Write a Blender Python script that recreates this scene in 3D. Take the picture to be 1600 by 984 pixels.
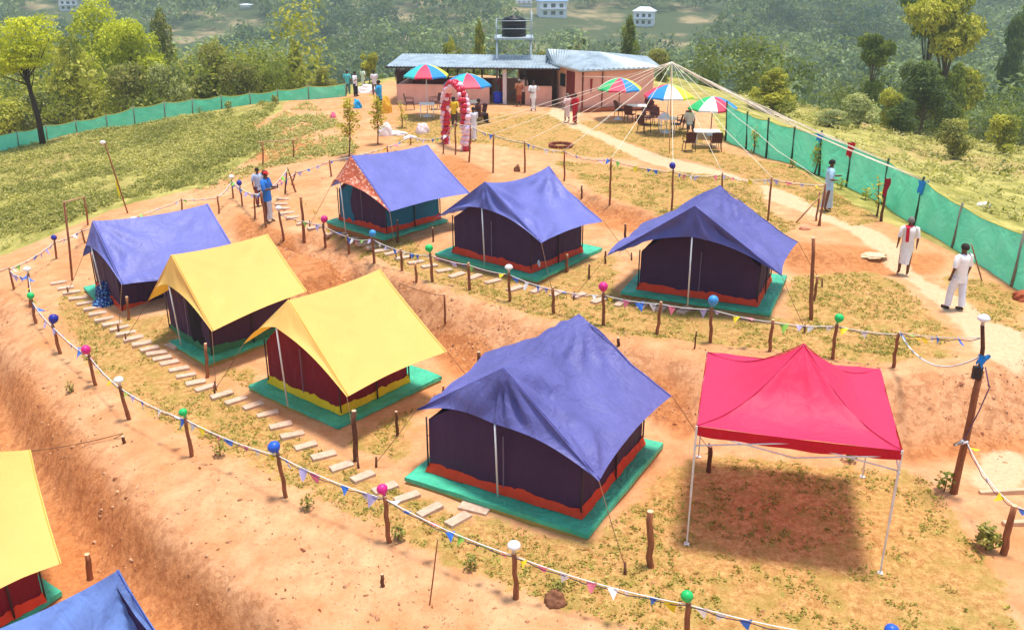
import bpy, bmesh, math, random
import numpy as np
from mathutils import Vector, Matrix, geometry
from mathutils.bvhtree import BVHTree

for o in list(bpy.data.objects): bpy.data.objects.remove(o)
S = bpy.context.scene
COL = S.collection
R = math.radians
rnd = random.Random(7)
NR = np.random.RandomState(11)

# ------------------------------------------------------------------ camera, sky, sun, exposure
F_PX, PITCH, CAM_H = 1420.0, R(21.7), 9.8
cam_d = bpy.data.cameras.new('camera'); cam = bpy.data.objects.new('camera', cam_d); COL.objects.link(cam)
cam.location = (0, 0, CAM_H); cam.rotation_euler = (R(90) - PITCH, 0, 0)
cam_d.sensor_width = 36; cam_d.lens = 36 * F_PX / 1600; cam_d.clip_start = 0.1; cam_d.clip_end = 5000
S.camera = cam
SUN_EL, SUN_AZ = R(83), R(20)      # azimuth measured counter-clockwise from +x, pointing to the sun
w = bpy.data.worlds.new('World'); S.world = w; w.use_nodes = True
nt = w.node_tree; nt.nodes.clear()
sky = nt.nodes.new('ShaderNodeTexSky'); sky.sky_type = 'NISHITA'; sky.sun_disc = False
sky.sun_elevation = SUN_EL; sky.air_density = 1.2; sky.dust_density = 2.0
bg = nt.nodes.new('ShaderNodeBackground'); bg.inputs[1].default_value = 0.15
wo = nt.nodes.new('ShaderNodeOutputWorld')
nt.links.new(sky.outputs[0], bg.inputs[0]); nt.links.new(bg.outputs[0], wo.inputs[0])
sdir = Vector((math.cos(SUN_EL) * math.cos(SUN_AZ), math.cos(SUN_EL) * math.sin(SUN_AZ), math.sin(SUN_EL)))
sky.sun_rotation = R(90) - SUN_AZ
sl = bpy.data.lights.new('sun', 'SUN'); sl.energy = 3.7; sl.angle = R(9.0); sl.color = (1.0, 0.955, 0.88)
so = bpy.data.objects.new('sun', sl); COL.objects.link(so); so.rotation_euler = sdir.to_track_quat('Z', 'Y').to_euler()
so.location = (0, 0, 60)
S.view_settings.view_transform = 'Standard'; S.view_settings.look = 'None'
S.view_settings.gamma = 1; S.view_settings.exposure = 0.5; S.view_settings.use_curve_mapping = False
S.render.engine = 'CYCLES'
S.cycles.max_bounces = 6; S.cycles.diffuse_bounces = 3; S.cycles.glossy_bounces = 2; S.cycles.transmission_bounces = 3
S.cycles.transparent_max_bounces = 6; S.cycles.volume_bounces = 1; S.cycles.use_denoising = True
S.cycles.use_adaptive_sampling = True; S.cycles.adaptive_threshold = 0.02
S.cycles.caustics_reflective = False; S.cycles.caustics_refractive = False

# ------------------------------------------------------------------ photograph geometry -> world points
cP, sP = math.cos(PITCH), math.sin(PITCH)
def ray(u, v):
    x = (u - 800) / F_PX; y = (492 - v) / F_PX
    return Vector((x, cP + sP * y, -sP + cP * y))
CAMP = Vector((0, 0, CAM_H))
def PZ(u, v, z):
    d = ray(u, v); t = (z - CAM_H) / d.z
    return CAMP + d * t
def PY(u, v, y):
    d = ray(u, v); return CAMP + d * (y / d.y)
def on_plane(u, v, A, B):
    d = ray(u, v); n = Vector((-(B - A).y, (B - A).x, 0))
    return CAMP + d * ((A - CAMP).dot(n) / d.dot(n))

# ------------------------------------------------------------------ noise
_NT = {}
def vnoise(x, y, seed=0):
    if seed not in _NT: _NT[seed] = np.random.RandomState(seed + 100).rand(256, 256)
    t = _NT[seed]
    xi = np.floor(x).astype(int); yi = np.floor(y).astype(int)
    fx = x - xi; fy = y - yi; fx = fx * fx * (3 - 2 * fx); fy = fy * fy * (3 - 2 * fy)
    a = t[xi % 256, yi % 256]; b = t[(xi + 1) % 256, yi % 256]; c = t[xi % 256, (yi + 1) % 256]; d = t[(xi + 1) % 256, (yi + 1) % 256]
    return (a + (b - a) * fx) + ((c + (d - c) * fx) - (a + (b - a) * fx)) * fy - 0.5
def fbm(x, y, seed=0, octv=4):
    s = 0; a = 1
    for k in range(octv): s = s + a * vnoise(x * 2 ** k + 17 * k, y * 2 ** k + 31 * k, seed + k); a *= 0.5
    return s

# ------------------------------------------------------------------ terrain: lines of the real ground
LINES = [
 # crest, middle and foot of the near bank
 [(-60,430,-.45),(0,450,-.2),(20,475,-.1),(60,540,0),(110,590,0),(180,662,0),(280,728,0),(430,792,0),(590,862,-.05),(790,955,-.05),(960,1015,-.1),(1200,1090,-.15),(1700,1100,-.2)],
 [(-60,540,-.5),(0,545,-.4),(40,610,-.35),(110,700,-.35),(200,798,-.38),(320,900,-.4),(480,1000,-.42),(700,1100,-.45)],
 [(-80,560,-1.3),(-20,605,-1.45),(14,645,-1.5),(35,700,-1.5),(80,755,-1.5),(115,818,-1.5),(175,888,-1.5),(259,948,-1.5),(308,984,-1.5),(400,1070,-1.5)],
 # interior of terrace one
 [(60,470,0),(250,620,0),(500,740,0),(800,850,0),(1100,900,0),(1400,930,0),(1700,960,0)],
 # foot and crest of the bank behind the first tents
 [(330,352,.35),(400,395,.1),(520,445,0),(620,495,0),(700,560,0),(760,598,0),(880,640,0),(1024,662,0),(1083,680,0),(1250,706,0),(1410,716,0),(1520,706,0),(1600,695,0),(1750,690,0)],
 [(345,322,.55),(400,345,.7),(450,385,.95),(545,408,1.05),(640,443,1.1),(740,474,1.15),(860,506,1.18),(1020,548,1.18),(1110,562,1.18),(1250,575,1.18),(1395,588,1.18),(1500,580,1.18),(1600,560,1.15),(1720,540,1.1)],
 # terrace two
 [(480,340,1.0),(600,385,1.1),(760,430,1.12),(960,470,1.12),(1180,505,1.12),(1400,520,1.12),(1600,510,1.08)],
 [(560,255,1.2),(660,268,1.2),(740,302,1.2),(850,306,1.2),(900,318,1.18),(960,340,1.18),(1040,362,1.18),(1130,390,1.15),(1250,418,1.12),(1300,420,1.1),(1400,418,1.1),(1470,414,1.1)],
 [(560,238,1.45),(690,247,1.6),(740,264,1.6),(850,287,1.6),(900,300,1.6),(960,320,1.6),(1040,338,1.6),(1130,362,1.6),(1250,388,1.52),(1310,398,1.45),(1400,401,1.35),(1470,402,1.25)],
 # upper terrace
 [(500,215,1.35),(600,205,1.55),(700,215,1.6),(800,230,1.6),(1000,270,1.6),(1200,320,1.6),(1350,370,1.5),(1500,440,1.12),(1600,480,1.1)],
 [(540,160,1.55),(620,162,1.65),(900,180,1.65),(1060,190,1.65),(1130,222,1.6),(1240,258,1.6),(1380,345,1.5),(1500,400,1.35),(1600,448,1.2),(1720,500,1.1)],
 # left slope and left net
 [(-80,400,-1.0),(0,380,-.7),(100,335,-.15),(200,300,.15),(300,275,.4),(400,245,.8),(480,218,1.1)],
 [(-80,440,-.6),(0,425,-.4),(60,400,-.15),(120,375,0),(200,338,.15),(290,318,.35),(345,305,.5)],
 [(-80,320,-1.2),(100,265,-.5),(250,235,.2),(400,200,.9),(480,185,1.3)],
 [(-80,255,-1.5),(0,238,-1.2),(60,222,-.9),(120,208,-.6),(200,198,-.2),(300,178,.5),(400,168,1.0),(480,152,1.4),(540,150,1.5)],
 [(-80,222,-3.2),(60,195,-3),(200,165,-2.8),(400,138,-2.2),(540,128,-.6),(620,122,.2),(750,116,.2),(900,108,.2),(1060,120,.6),(1100,150,1.0)],
 # outside the right net
 [(1180,200,1.2),(1300,232,1.2),(1400,268,1.0),(1500,320,.7),(1600,362,.5),(1720,400,.3)],
 [(1240,190,-.2),(1330,205,-.5),(1420,235,-.8),(1520,280,-.8),(1620,325,-.6),(1750,360,-.6)],
 [(1250,168,-2.2),(1400,200,-2.2),(1500,222,-2.4),(1620,245,-2.6),(1800,260,-2.8)],
]
def far_z(x, y):
    yy = [40, 62, 75, 100, 150, 220, 300, 400, 550, 700, 900, 1300]
    zz = [-3, -4, -5.5, -11, -21, -27, -27, -19, 6, 36, 76, 130]
    return float(np.interp(y, yy, zz)) + 9 * float(fbm(np.array(x / 130.), np.array(y / 130.), 3, 3)) * min(1, max(0, (y - 70) / 80))
P3 = []
for L in LINES:
    pts = [PZ(*p) for p in L]
    for a, b in zip(pts, pts[1:]):
        n = max(1, int((b - a).length / 0.5))
        for k in range(n): P3.append(a.lerp(b, k / n))
    P3.append(pts[-1])
def yplane(x0, x1, y, z0, z1, n=5):
    for k in range(n): P3.append(Vector((x0 + (x1 - x0) * k / (n - 1), y, z0 + (z1 - z0) * k / (n - 1))))
yplane(-14, -4, 2, -1.7, -1.5); yplane(-3, 14, 2, -.3, -.3); yplane(-14, -10, 9, -1.6, -1.5, 3)
for y in (2, 10, 18, 26):
    P3.append(Vector((-26, y, -2.2))); P3.append(Vector((22, y, .3 if y > 15 else -.2))); P3.append(Vector((-60, y, -6))); P3.append(Vector((50, y, -1.5)))
    P3.append(Vector((-900, y, -20))); P3.append(Vector((900, y, -20)))
for y in (36, 48): 
    for x in (-50, -80): P3.append(Vector((x, y, -4.)))
    for x in (45, 75): P3.append(Vector((x, y, -3.)))
yv = [80, 95, 112, 130, 150, 175, 205, 240, 280, 325, 375, 430, 500, 580, 670, 780, 900, 1050, 1250]
for y in yv:
    for x in np.linspace(-1, 1, 25) * (60 + y * .95): P3.append(Vector((x, y, far_z(x, y))))
P3 = [p for p in P3 if p.y > 1.5]
res = geometry.delaunay_2d_cdt([Vector((p.x, p.y)) for p in P3], [], [], 0, 1e-4)
v2, faces, orig = res[0], res[2], res[3]
v3 = [Vector((v.x, v.y, P3[orig[i][0]].z)) for i, v in enumerate(v2)]
bvh = BVHTree.FromPolygons(v3, faces)
def grow(start, step, g, end):
    out = [start]
    while out[-1] < end: step *= g; out.append(out[-1] + step)
    return out
xs = grow(17, .17, 1.055, 900); xs = np.array([-x for x in xs[::-1]] + list(np.arange(-17 + .17, 17 - .08, .17)) + xs)
ys = np.array(list(np.arange(2.0, 44, .17)) + grow(44, .17, 1.03, 1150)); ys = ys[ys < 1240]
NX, NY = len(xs), len(ys)
GX, GY = np.meshgrid(xs, ys)
Z = np.zeros_like(GX)
for j in range(NY):
    yj = float(ys[j])
    for i in range(NX):
        h = bvh.ray_cast(Vector((float(xs[i]), yj, 500)), Vector((0, 0, -1)))
        Z[j, i] = h[0].z if h[0] is not None else np.nan
# fill holes at the rim
for j in range(NY):
    row = Z[j]; ok = ~np.isnan(row)
    if ok.any(): Z[j] = np.interp(np.arange(NX), np.flatnonzero(ok), row[ok])
    else: Z[j] = Z[j - 1]
def blur(A, n):
    for _ in range(n):
        B = np.pad(A, 1, mode='edge')
        A = (B[1:-1, 1:-1] * 4 + (B[:-2, 1:-1] + B[2:, 1:-1] + B[1:-1, :-2] + B[1:-1, 2:]) * 2 + B[:-2, :-2] + B[:-2, 2:] + B[2:, :-2] + B[2:, 2:]) / 16
    return A
Z = blur(Z, 2)
near = np.clip((70 - GY) / 30, 0, 1)
slope = np.hypot(np.gradient(Z, axis=0) / np.gradient(GY, axis=0), np.gradient(Z, axis=1) / np.gradient(GX, axis=1))
bank = np.clip(slope * 1.6 - .35, 0, 1) * (GY < 48)
Z += fbm(GX * .5, GY * .5, 5, 3) * .08 * near + fbm(GX * 2.2, GY * 2.2, 9, 3) * (.025 + .05 * bank) * near + fbm(GX * 1.1, GY * 1.1, 12, 2) * .12 * bank
Z += fbm(GX * .12, GY * .12, 15, 3) * .8 * (1 - near)
def gz(x, y):
    x = np.asarray(x, float); y = np.asarray(y, float)
    i = np.clip(np.searchsorted(xs, x) - 1, 0, NX - 2); j = np.clip(np.searchsorted(ys, y) - 1, 0, NY - 2)
    fx = np.clip((x - xs[i]) / (xs[i + 1] - xs[i]), 0, 1); fy = np.clip((y - ys[j]) / (ys[j + 1] - ys[j]), 0, 1)
    return (Z[j, i] * (1 - fx) + Z[j, i + 1] * fx) * (1 - fy) + (Z[j + 1, i] * (1 - fx) + Z[j + 1, i + 1] * fx) * fy
def G(u, v, lift=0.0):
    d = ray(u, v); t = np.concatenate([np.arange(8, 90, .15), np.arange(90, 1500, 2)]) / d.length
    X = d.x * t; Y = d.y * t; ZZ = CAM_H + d.z * t
    below = ZZ < gz(X, Y)
    k = int(np.argmax(below)) if below.any() else len(t) - 1
    a, b = t[max(k - 1, 0)], t[k]
    for _ in range(14):
        m = (a + b) / 2
        if CAM_H + d.z * m < float(gz(d.x * m, d.y * m)): b = m
        else: a = m
    p = CAMP + d * b
    return Vector((p.x, p.y, float(gz(p.x, p.y)) + lift))
def height_at(p, v):      # z of the point straight above p seen at image row v
    d = ray(800, v); return CAM_H + d.z / d.y * p.y
def inpoly(px, py, poly):
    c = np.zeros(px.shape, bool); n = len(poly)
    for i in range(n):
        x0, y0 = poly[i]; x1, y1 = poly[(i + 1) % n]
        if y0 == y1: continue
        c ^= ((y0 > py) != (y1 > py)) & (px < (x1 - x0) * (py - y0) / (y1 - y0) + x0)
    return c
def gpoly(pts): return [tuple(G(u, v)[:2]) for u, v in pts]

GRASS = [
 [(120,440),(90,470),(130,560),(210,630),(320,690),(470,765),(620,835),(820,925),(980,984),(1120,1040),(1600,1040),(1560,900),(1480,790),(1440,740),(1090,712),(1040,735),(930,850),(700,800),(560,735),(400,640),(250,560),(150,490)],
 [(540,700),(640,720),(640,650),(700,600),(560,680)], [(180,500),(250,540),(330,500),(250,490)], [(330,575),(390,610),(400,575)],
 [(440,300),(500,345),(520,370),(620,420),(760,470),(940,520),(1100,535),(1290,560),(1400,560),(1500,560),(1380,500),(1230,500),(960,460),(960,390),(930,400),(850,440),(680,400),(640,375),(510,350),(480,320)],
 [(1240,430),(1370,425),(1420,450),(1500,530),(1400,560),(1280,540),(1230,480)],
 [(1470,430),(1540,440),(1600,460),(1600,520),(1540,500),(1500,460)],
 [(860,250),(1130,275),(1190,290),(1200,330),(1250,350),(1210,385),(1060,345),(930,300)],
 [(620,180),(860,180),(1000,250),(860,240),(760,225),(620,225)], [(1100,230),(1240,262),(1380,345),(1340,345),(1200,290),(1050,240)], [(900,190),(1050,190),(1120,235),(1050,250),(960,215)],
 [(1290,290),(1370,345),(1330,355),(1250,310)],
]
PATH = [
 [(810,205),(860,178),(905,190),(1000,232),(1150,275),(1280,318),(1400,380),(1450,440),(1600,520),(1600,600),(1540,560),(1490,500),(1420,440),(1380,400),(1290,345),(1130,290),(1000,250),(900,205),(860,195),(815,222),(790,215)],
 [(860,178),(862,165),(900,165),(905,190)],
 [(1550,700),(1600,700),(1600,760),(1500,770)],
]
ORANGE_SOIL = [  # outlines where the soil colour is mixed towards orange
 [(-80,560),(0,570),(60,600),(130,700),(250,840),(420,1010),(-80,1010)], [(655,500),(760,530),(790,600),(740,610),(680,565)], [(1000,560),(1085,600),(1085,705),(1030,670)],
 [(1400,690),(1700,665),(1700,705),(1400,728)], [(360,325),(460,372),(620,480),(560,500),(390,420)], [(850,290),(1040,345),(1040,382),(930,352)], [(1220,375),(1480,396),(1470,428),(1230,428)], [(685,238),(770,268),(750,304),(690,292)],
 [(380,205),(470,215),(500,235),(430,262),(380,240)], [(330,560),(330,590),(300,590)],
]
WILD = [
 [(-500,330),(-80,250),(0,235),(160,200),(400,165),(480,150),(440,175),(380,200),(430,215),(400,240),(330,290),(200,320),(100,360),(0,400),(-80,425),(-500,470)],
]
def maskof(polys):
    m = np.zeros(GX.shape, bool)
    for p in polys: m |= inpoly(GX, GY, gpoly(p))
    return blur(m.astype(float), 3)
a_grass = maskof(GRASS); a_path = maskof(PATH)
a_wild = maskof(WILD); a_orange_soil = maskof(ORANGE_SOIL)
fence_R = gpoly([(1100,150),(1130,219),(1240,259),(1380,346),(1500,402),(1600,450),(1720,502)])
fence_L = gpoly([(-80,255),(0,236),(120,207),(257,184),(400,165),(540,150),(600,140)])
out = np.maximum(GY > 58, inpoly(GX, GY, fence_R + [(900, 20), (900, 1200), (12, 1200), (12, 60)]))
out = np.maximum(out, inpoly(GX, GY, fence_L + [(-10, 60), (-10, 1200), (-900, 1200), (-900, 20)]))
out &= ~inpoly(GX, GY, gpoly([(540,152),(600,128),(900,125),(1062,150),(1130,219)]) + [(0, 30), (-12, 40)])
a_wild = np.maximum(a_wild, blur(out.astype(float), 2))
me = bpy.data.meshes.new('ground')
me.vertices.add(NX * NY); me.vertices.foreach_set('co', np.stack([GX, GY, Z], -1).astype('f').ravel())
idx = np.arange(NX * NY).reshape(NY, NX)
q = np.stack([idx[:-1, :-1], idx[:-1, 1:], idx[1:, 1:], idx[1:, :-1]], -1).reshape(-1, 4)
me.loops.add(q.size); me.loops.foreach_set('vertex_index', q.ravel().astype('i'))
me.polygons.add(len(q)); me.polygons.foreach_set('loop_start', np.arange(0, q.size, 4, dtype='i'))
me.polygons.foreach_set('use_smooth', np.ones(len(q), bool))
me.update(calc_edges=True)
for nm, A in (('grass', a_grass), ('path', a_path), ('wild', a_wild), ('orange_soil', a_orange_soil), ('bank', blur(bank, 2)), ('far', np.clip((GY - 72) / 30, 0, 1))):
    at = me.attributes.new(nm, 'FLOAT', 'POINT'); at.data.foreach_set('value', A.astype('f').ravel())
ground = bpy.data.objects.new('ground', me); COL.objects.link(ground); ground['kind'] = 'structure'
# ------------------------------------------------------------------ materials
def lin(c): return tuple(((x / 255 + .055) / 1.055) ** 2.4 if x / 255 > .04045 else x / 255 / 12.92 for x in c)
class NT:
    def __init__(s, name):
        s.m = bpy.data.materials.new(name); s.m.use_nodes = True; s.t = s.m.node_tree; s.t.nodes.clear()
        s.out = s.n('ShaderNodeOutputMaterial')
    def n(s, typ, **kw):
        nd = s.t.nodes.new(typ)
        for k, v in kw.items(): setattr(nd, k, v)
        return nd
    def l(s, a, b): s.t.links.new(a, b)
    def noise(s, scale, detail=4, rough=.55, vec=None, dist=0):
        nd = s.n('ShaderNodeTexNoise'); nd.inputs['Scale'].default_value = scale; nd.inputs['Detail'].default_value = detail
        nd.inputs['Roughness'].default_value = rough; nd.inputs['Distortion'].default_value = dist
        if vec is not None: s.l(vec, nd.inputs['Vector'])
        return nd.outputs['Fac']
    def ramp(s, fac, p0, p1, c0=(0, 0, 0), c1=(1, 1, 1)):
        nd = s.n('ShaderNodeValToRGB'); e = nd.color_ramp.elements
        e[0].position = p0; e[1].position = p1; e[0].color = (*c0, 1); e[1].color = (*c1, 1)
        s.l(fac, nd.inputs[0]); return nd.outputs[0]
    def mix(s, fac, a, b, blend='MIX'):
        nd = s.n('ShaderNodeMix', data_type='RGBA', blend_type=blend)
        for sock, val in ((nd.inputs[0], fac), (nd.inputs[6], a), (nd.inputs[7], b)):
            if hasattr(val, 'is_linked') or hasattr(val, 'links'): s.l(val, sock)
            elif isinstance(val, (int, float)): sock.default_value = val
            else: sock.default_value = (*val, 1)
        return nd.outputs[2]
    def math(s, op, a, b=None, clamp=False):
        nd = s.n('ShaderNodeMath', operation=op, use_clamp=clamp)
        for sock, val in ((nd.inputs[0], a), (nd.inputs[1], b)):
            if val is None: continue
            if isinstance(val, (int, float)): sock.default_value = val
            else: s.l(val, sock)
        return nd.outputs[0]
    def bump(s, h, strength=.3, dist=.02):
        nd = s.n('ShaderNodeBump'); nd.inputs['Strength'].default_value = strength; nd.inputs['Distance'].default_value = dist
        s.l(h, nd.inputs['Height']); return nd.outputs[0]
    def attr(s, name): return s.n('ShaderNodeAttribute', attribute_name=name).outputs['Fac']
    def pos(s): return s.n('ShaderNodeNewGeometry').outputs['Position']
    def obj(s): return s.n('ShaderNodeTexCoord').outputs['Object']
    def rand(s): return s.n('ShaderNodeObjectInfo').outputs['Random']
    def bsdf(s, col, rough=.7, nrm=None, metal=0, transl=0, tcol=None, spec=.3, sheen=0):
        p = s.n('ShaderNodeBsdfPrincipled')
        if isinstance(col, tuple): p.inputs['Base Color'].default_value = (*col, 1)
        else: s.l(col, p.inputs['Base Color'])
        if isinstance(rough, (int, float)): p.inputs['Roughness'].default_value = rough
        else: s.l(rough, p.inputs['Roughness'])
        p.inputs['Metallic'].default_value = metal; p.inputs['Specular IOR Level'].default_value = spec
        if nrm is not None: s.l(nrm, p.inputs['Normal'])
        o = p.outputs[0]
        if transl:
            t = s.n('ShaderNodeBsdfTranslucent'); tc = col if tcol is None else tcol
            if isinstance(tc, tuple): t.inputs[0].default_value = (*tc, 1)
            else: s.l(tc, t.inputs[0])
            if nrm is not None: s.l(nrm, t.inputs['Normal'])
            mx = s.n('ShaderNodeMixShader'); mx.inputs[0].default_value = transl
            s.l(o, mx.inputs[1]); s.l(t.outputs[0], mx.inputs[2]); o = mx.outputs[0]
        s.l(o, s.out.inputs['Surface']); return s.m
_M = {}
def plain(name, rgb, rough=.6, metal=0, var=.12, scale=6, transl=0, spec=.3, bump=.0):
    """painted, plastic, cloth or wooden surface with a little colour variation; rgb is sRGB 0..255"""
    if name in _M: return _M[name]
    t = NT(name); c = lin(rgb)
    n = t.noise(scale, 5, .6, t.obj())
    col = t.mix(t.ramp(n, .3, .7), tuple(x * (1 - var) for x in c), tuple(min(1, x * (1 + var)) for x in c))
    nr = t.bump(t.noise(scale * 6, 4, .6, t.obj()), bump, .01) if bump else None
    _M[name] = t.bsdf(col, rough, nr, metal, transl, None, spec); return _M[name]
def fabric(name, rgb, transl=.12, rough=.55, trgb=None, wr=.35, dirt=.15, spec=.25):
    if name in _M: return _M[name]
    t = NT(name); c = lin(rgb); ob = t.obj()
    n1 = t.noise(1.3, 4, .6, ob); n2 = t.noise(14, 3, .6, ob)
    col = t.mix(t.ramp(n1, .3, .75), tuple(x * (1 - dirt) for x in c), tuple(min(1, x * (1 + dirt * .6)) for x in c))
    mp = t.n('ShaderNodeMapping'); mp.inputs['Scale'].default_value = (1, 1, .35); t.l(ob, mp.inputs[0])
    h = t.math('ADD', t.noise(3.0, 4, .5, mp.outputs[0], 1.2), t.math('MULTIPLY', n2, .12))
    _M[name] = t.bsdf(col, rough, t.bump(h, wr, .12), 0, transl, lin(trgb) if trgb else None, spec); return _M[name]
def wood(name, rgb):
    if name in _M: return _M[name]
    t = NT(name); c = lin(rgb); ob = t.obj()
    mp = t.n('ShaderNodeMapping'); mp.inputs['Scale'].default_value = (1, 1, .12); t.l(ob, mp.inputs[0])
    n = t.noise(28, 5, .65, mp.outputs[0])
    c2 = t.mix(t.ramp(n, .3, .7), tuple(x * .5 for x in c), tuple(min(1, x * 1.35) for x in c))
    _M[name] = t.bsdf(c2, .8, t.bump(n, .5, .01)); return _M[name]
# --- ground
def ground_material():
    t = NT('ground_soil'); P = t.pos()
    big = t.noise(.35, 4, .6, P); mid = t.noise(1.8, 5, .65, P); fine = t.noise(11, 6, .7, P); grit = t.noise(55, 4, .7, P)
    gr, pa, wi, ba = (t.attr(a) for a in ('grass', 'path', 'wild', 'bank'))
    soil = t.mix(t.ramp(mid, .35, .68), lin((192, 138, 96)), lin((214, 168, 124)))
    soil = t.mix(t.math('MULTIPLY', t.ramp(big, .42, .66), .6), soil, lin((196, 126, 74)))
    soil = t.mix(t.math('MULTIPLY', t.ramp(fine, .52, .7), .45), soil, lin((170, 104, 60)))
    soil = t.mix(t.math('MULTIPLY', t.ramp(grit, .58, .7), .45), soil, lin((136, 74, 42)))
    bank = t.mix(t.ramp(t.math('ADD', t.math('MULTIPLY', fine, .6), t.math('MULTIPLY', mid, .5)), .38, .72), lin((184, 122, 80)), lin((218, 168, 124)))
    soil = t.mix(t.math('MULTIPLY', t.ramp(t.math('ADD', ba, t.math('MULTIPLY', t.math('SUBTRACT', mid, .5), .7)), .12, .6), .85), soil, bank)
    soil = t.mix(t.math('MULTIPLY', t.ramp(t.math('ADD', t.attr('orange_soil'), t.math('MULTIPLY', t.math('SUBTRACT', mid, .5), 1.2)), .3, .8), .62), soil, t.mix(t.ramp(fine, .35, .65), lin((158, 82, 34)), lin((206, 132, 70))))
    pits = t.n('ShaderNodeTexVoronoi'); pits.inputs['Scale'].default_value = 3.2; t.l(P, pits.inputs['Vector'])
    pk = t.math('MULTIPLY', t.ramp(t.math('ADD', ba, t.math('MULTIPLY', t.attr('orange_soil'), .4)), .1, .6), t.ramp(t.math('ADD', t.noise(4.5, 5, .7, P), t.math('MULTIPLY', pits.outputs['Distance'], .12)), .54, .63))
    soil = t.mix(t.math('MULTIPLY', pk, .38), soil, lin((134, 70, 34)))
    pth = t.mix(t.ramp(fine, .3, .7), lin((200, 158, 120)), lin((220, 184, 148)))
    pm = t.ramp(t.math('ADD', pa, t.math('MULTIPLY', t.math('SUBTRACT', mid, .5), .9)), .35, .6)
    soil = t.mix(pm, soil, pth)
    # dry grass: straw, green and bare specks
    g1 = t.noise(7, 6, .75, P); g2 = t.noise(2.2, 4, .65, P); g3 = t.noise(26, 4, .7, P)
    grass = t.mix(t.ramp(g1, .35, .65), lin((150, 104, 52)), lin((208, 168, 106)))
    grass = t.mix(t.math('MULTIPLY', t.ramp(g2, .46, .62), .6), grass, lin((150, 136, 66)))
    grass = t.mix(t.math('MULTIPLY', t.ramp(g3, .5, .66), .6), grass, lin((122, 78, 34)))
    sc = t.math('ADD', t.math('MULTIPLY', t.math('SUBTRACT', g2, .5), 1.7), t.math('MULTIPLY', t.math('SUBTRACT', g1, .5), 1.0))
    gm = t.ramp(t.math('ADD', gr, sc), .34, .62)
    gm = t.math('MULTIPLY', gm, .93)
    c = t.mix(gm, soil, grass)
    # wild slope: green yellow scrub floor, far woods floor
    w1 = t.noise(.9, 6, .7, P); w2 = t.noise(.045, 5, .6, P)
    wild = t.mix(t.ramp(w1, .35, .65), lin((120, 118, 50)), lin((186, 172, 100)))
    wild = t.mix(t.math('MULTIPLY', t.ramp(w2, .5, .62), .55), wild, lin((176, 134, 100)))
    fr = t.attr('far'); wild = t.mix(t.math('MULTIPLY', fr, .9), wild, t.mix(t.ramp(w2, .5, .64), lin((50, 66, 44)), lin((150, 132, 100))))
    wm = t.ramp(t.math('ADD', wi, t.math('MULTIPLY', t.math('SUBTRACT', mid, .5), .8)), .4, .62)
    c = t.mix(wm, c, wild)
    h = t.math('ADD', t.math('MULTIPLY', fine, .5), t.math('ADD', t.math('MULTIPLY', grit, .22), t.math('MULTIPLY', mid, .8)))
    return t.bsdf(c, .95, t.bump(h, .7, .055), spec=.1)
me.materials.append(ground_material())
def leaf_mat(name, c0, c1, transl=.3):
    t = NT(name); r = t.attr('tone')
    col = t.mix(r, lin(c0), lin(c1))
    return t.bsdf(col, .55, None, 0, transl, t.mix(.5, col, lin((190, 210, 40))), .25)
WOOD = wood('post_wood', (150, 92, 60)); WOOD_D = wood('dark_stake_wood', (104, 62, 42)); WOOD_P = wood('pale_pole_wood', (190, 150, 108))
BARK = wood('bark', (96, 78, 62))
ROPE = plain('rope', (226, 220, 214), .8, var=.1)
METAL_W = plain('white_pole_metal', (222, 220, 218), .35, .2)

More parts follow.
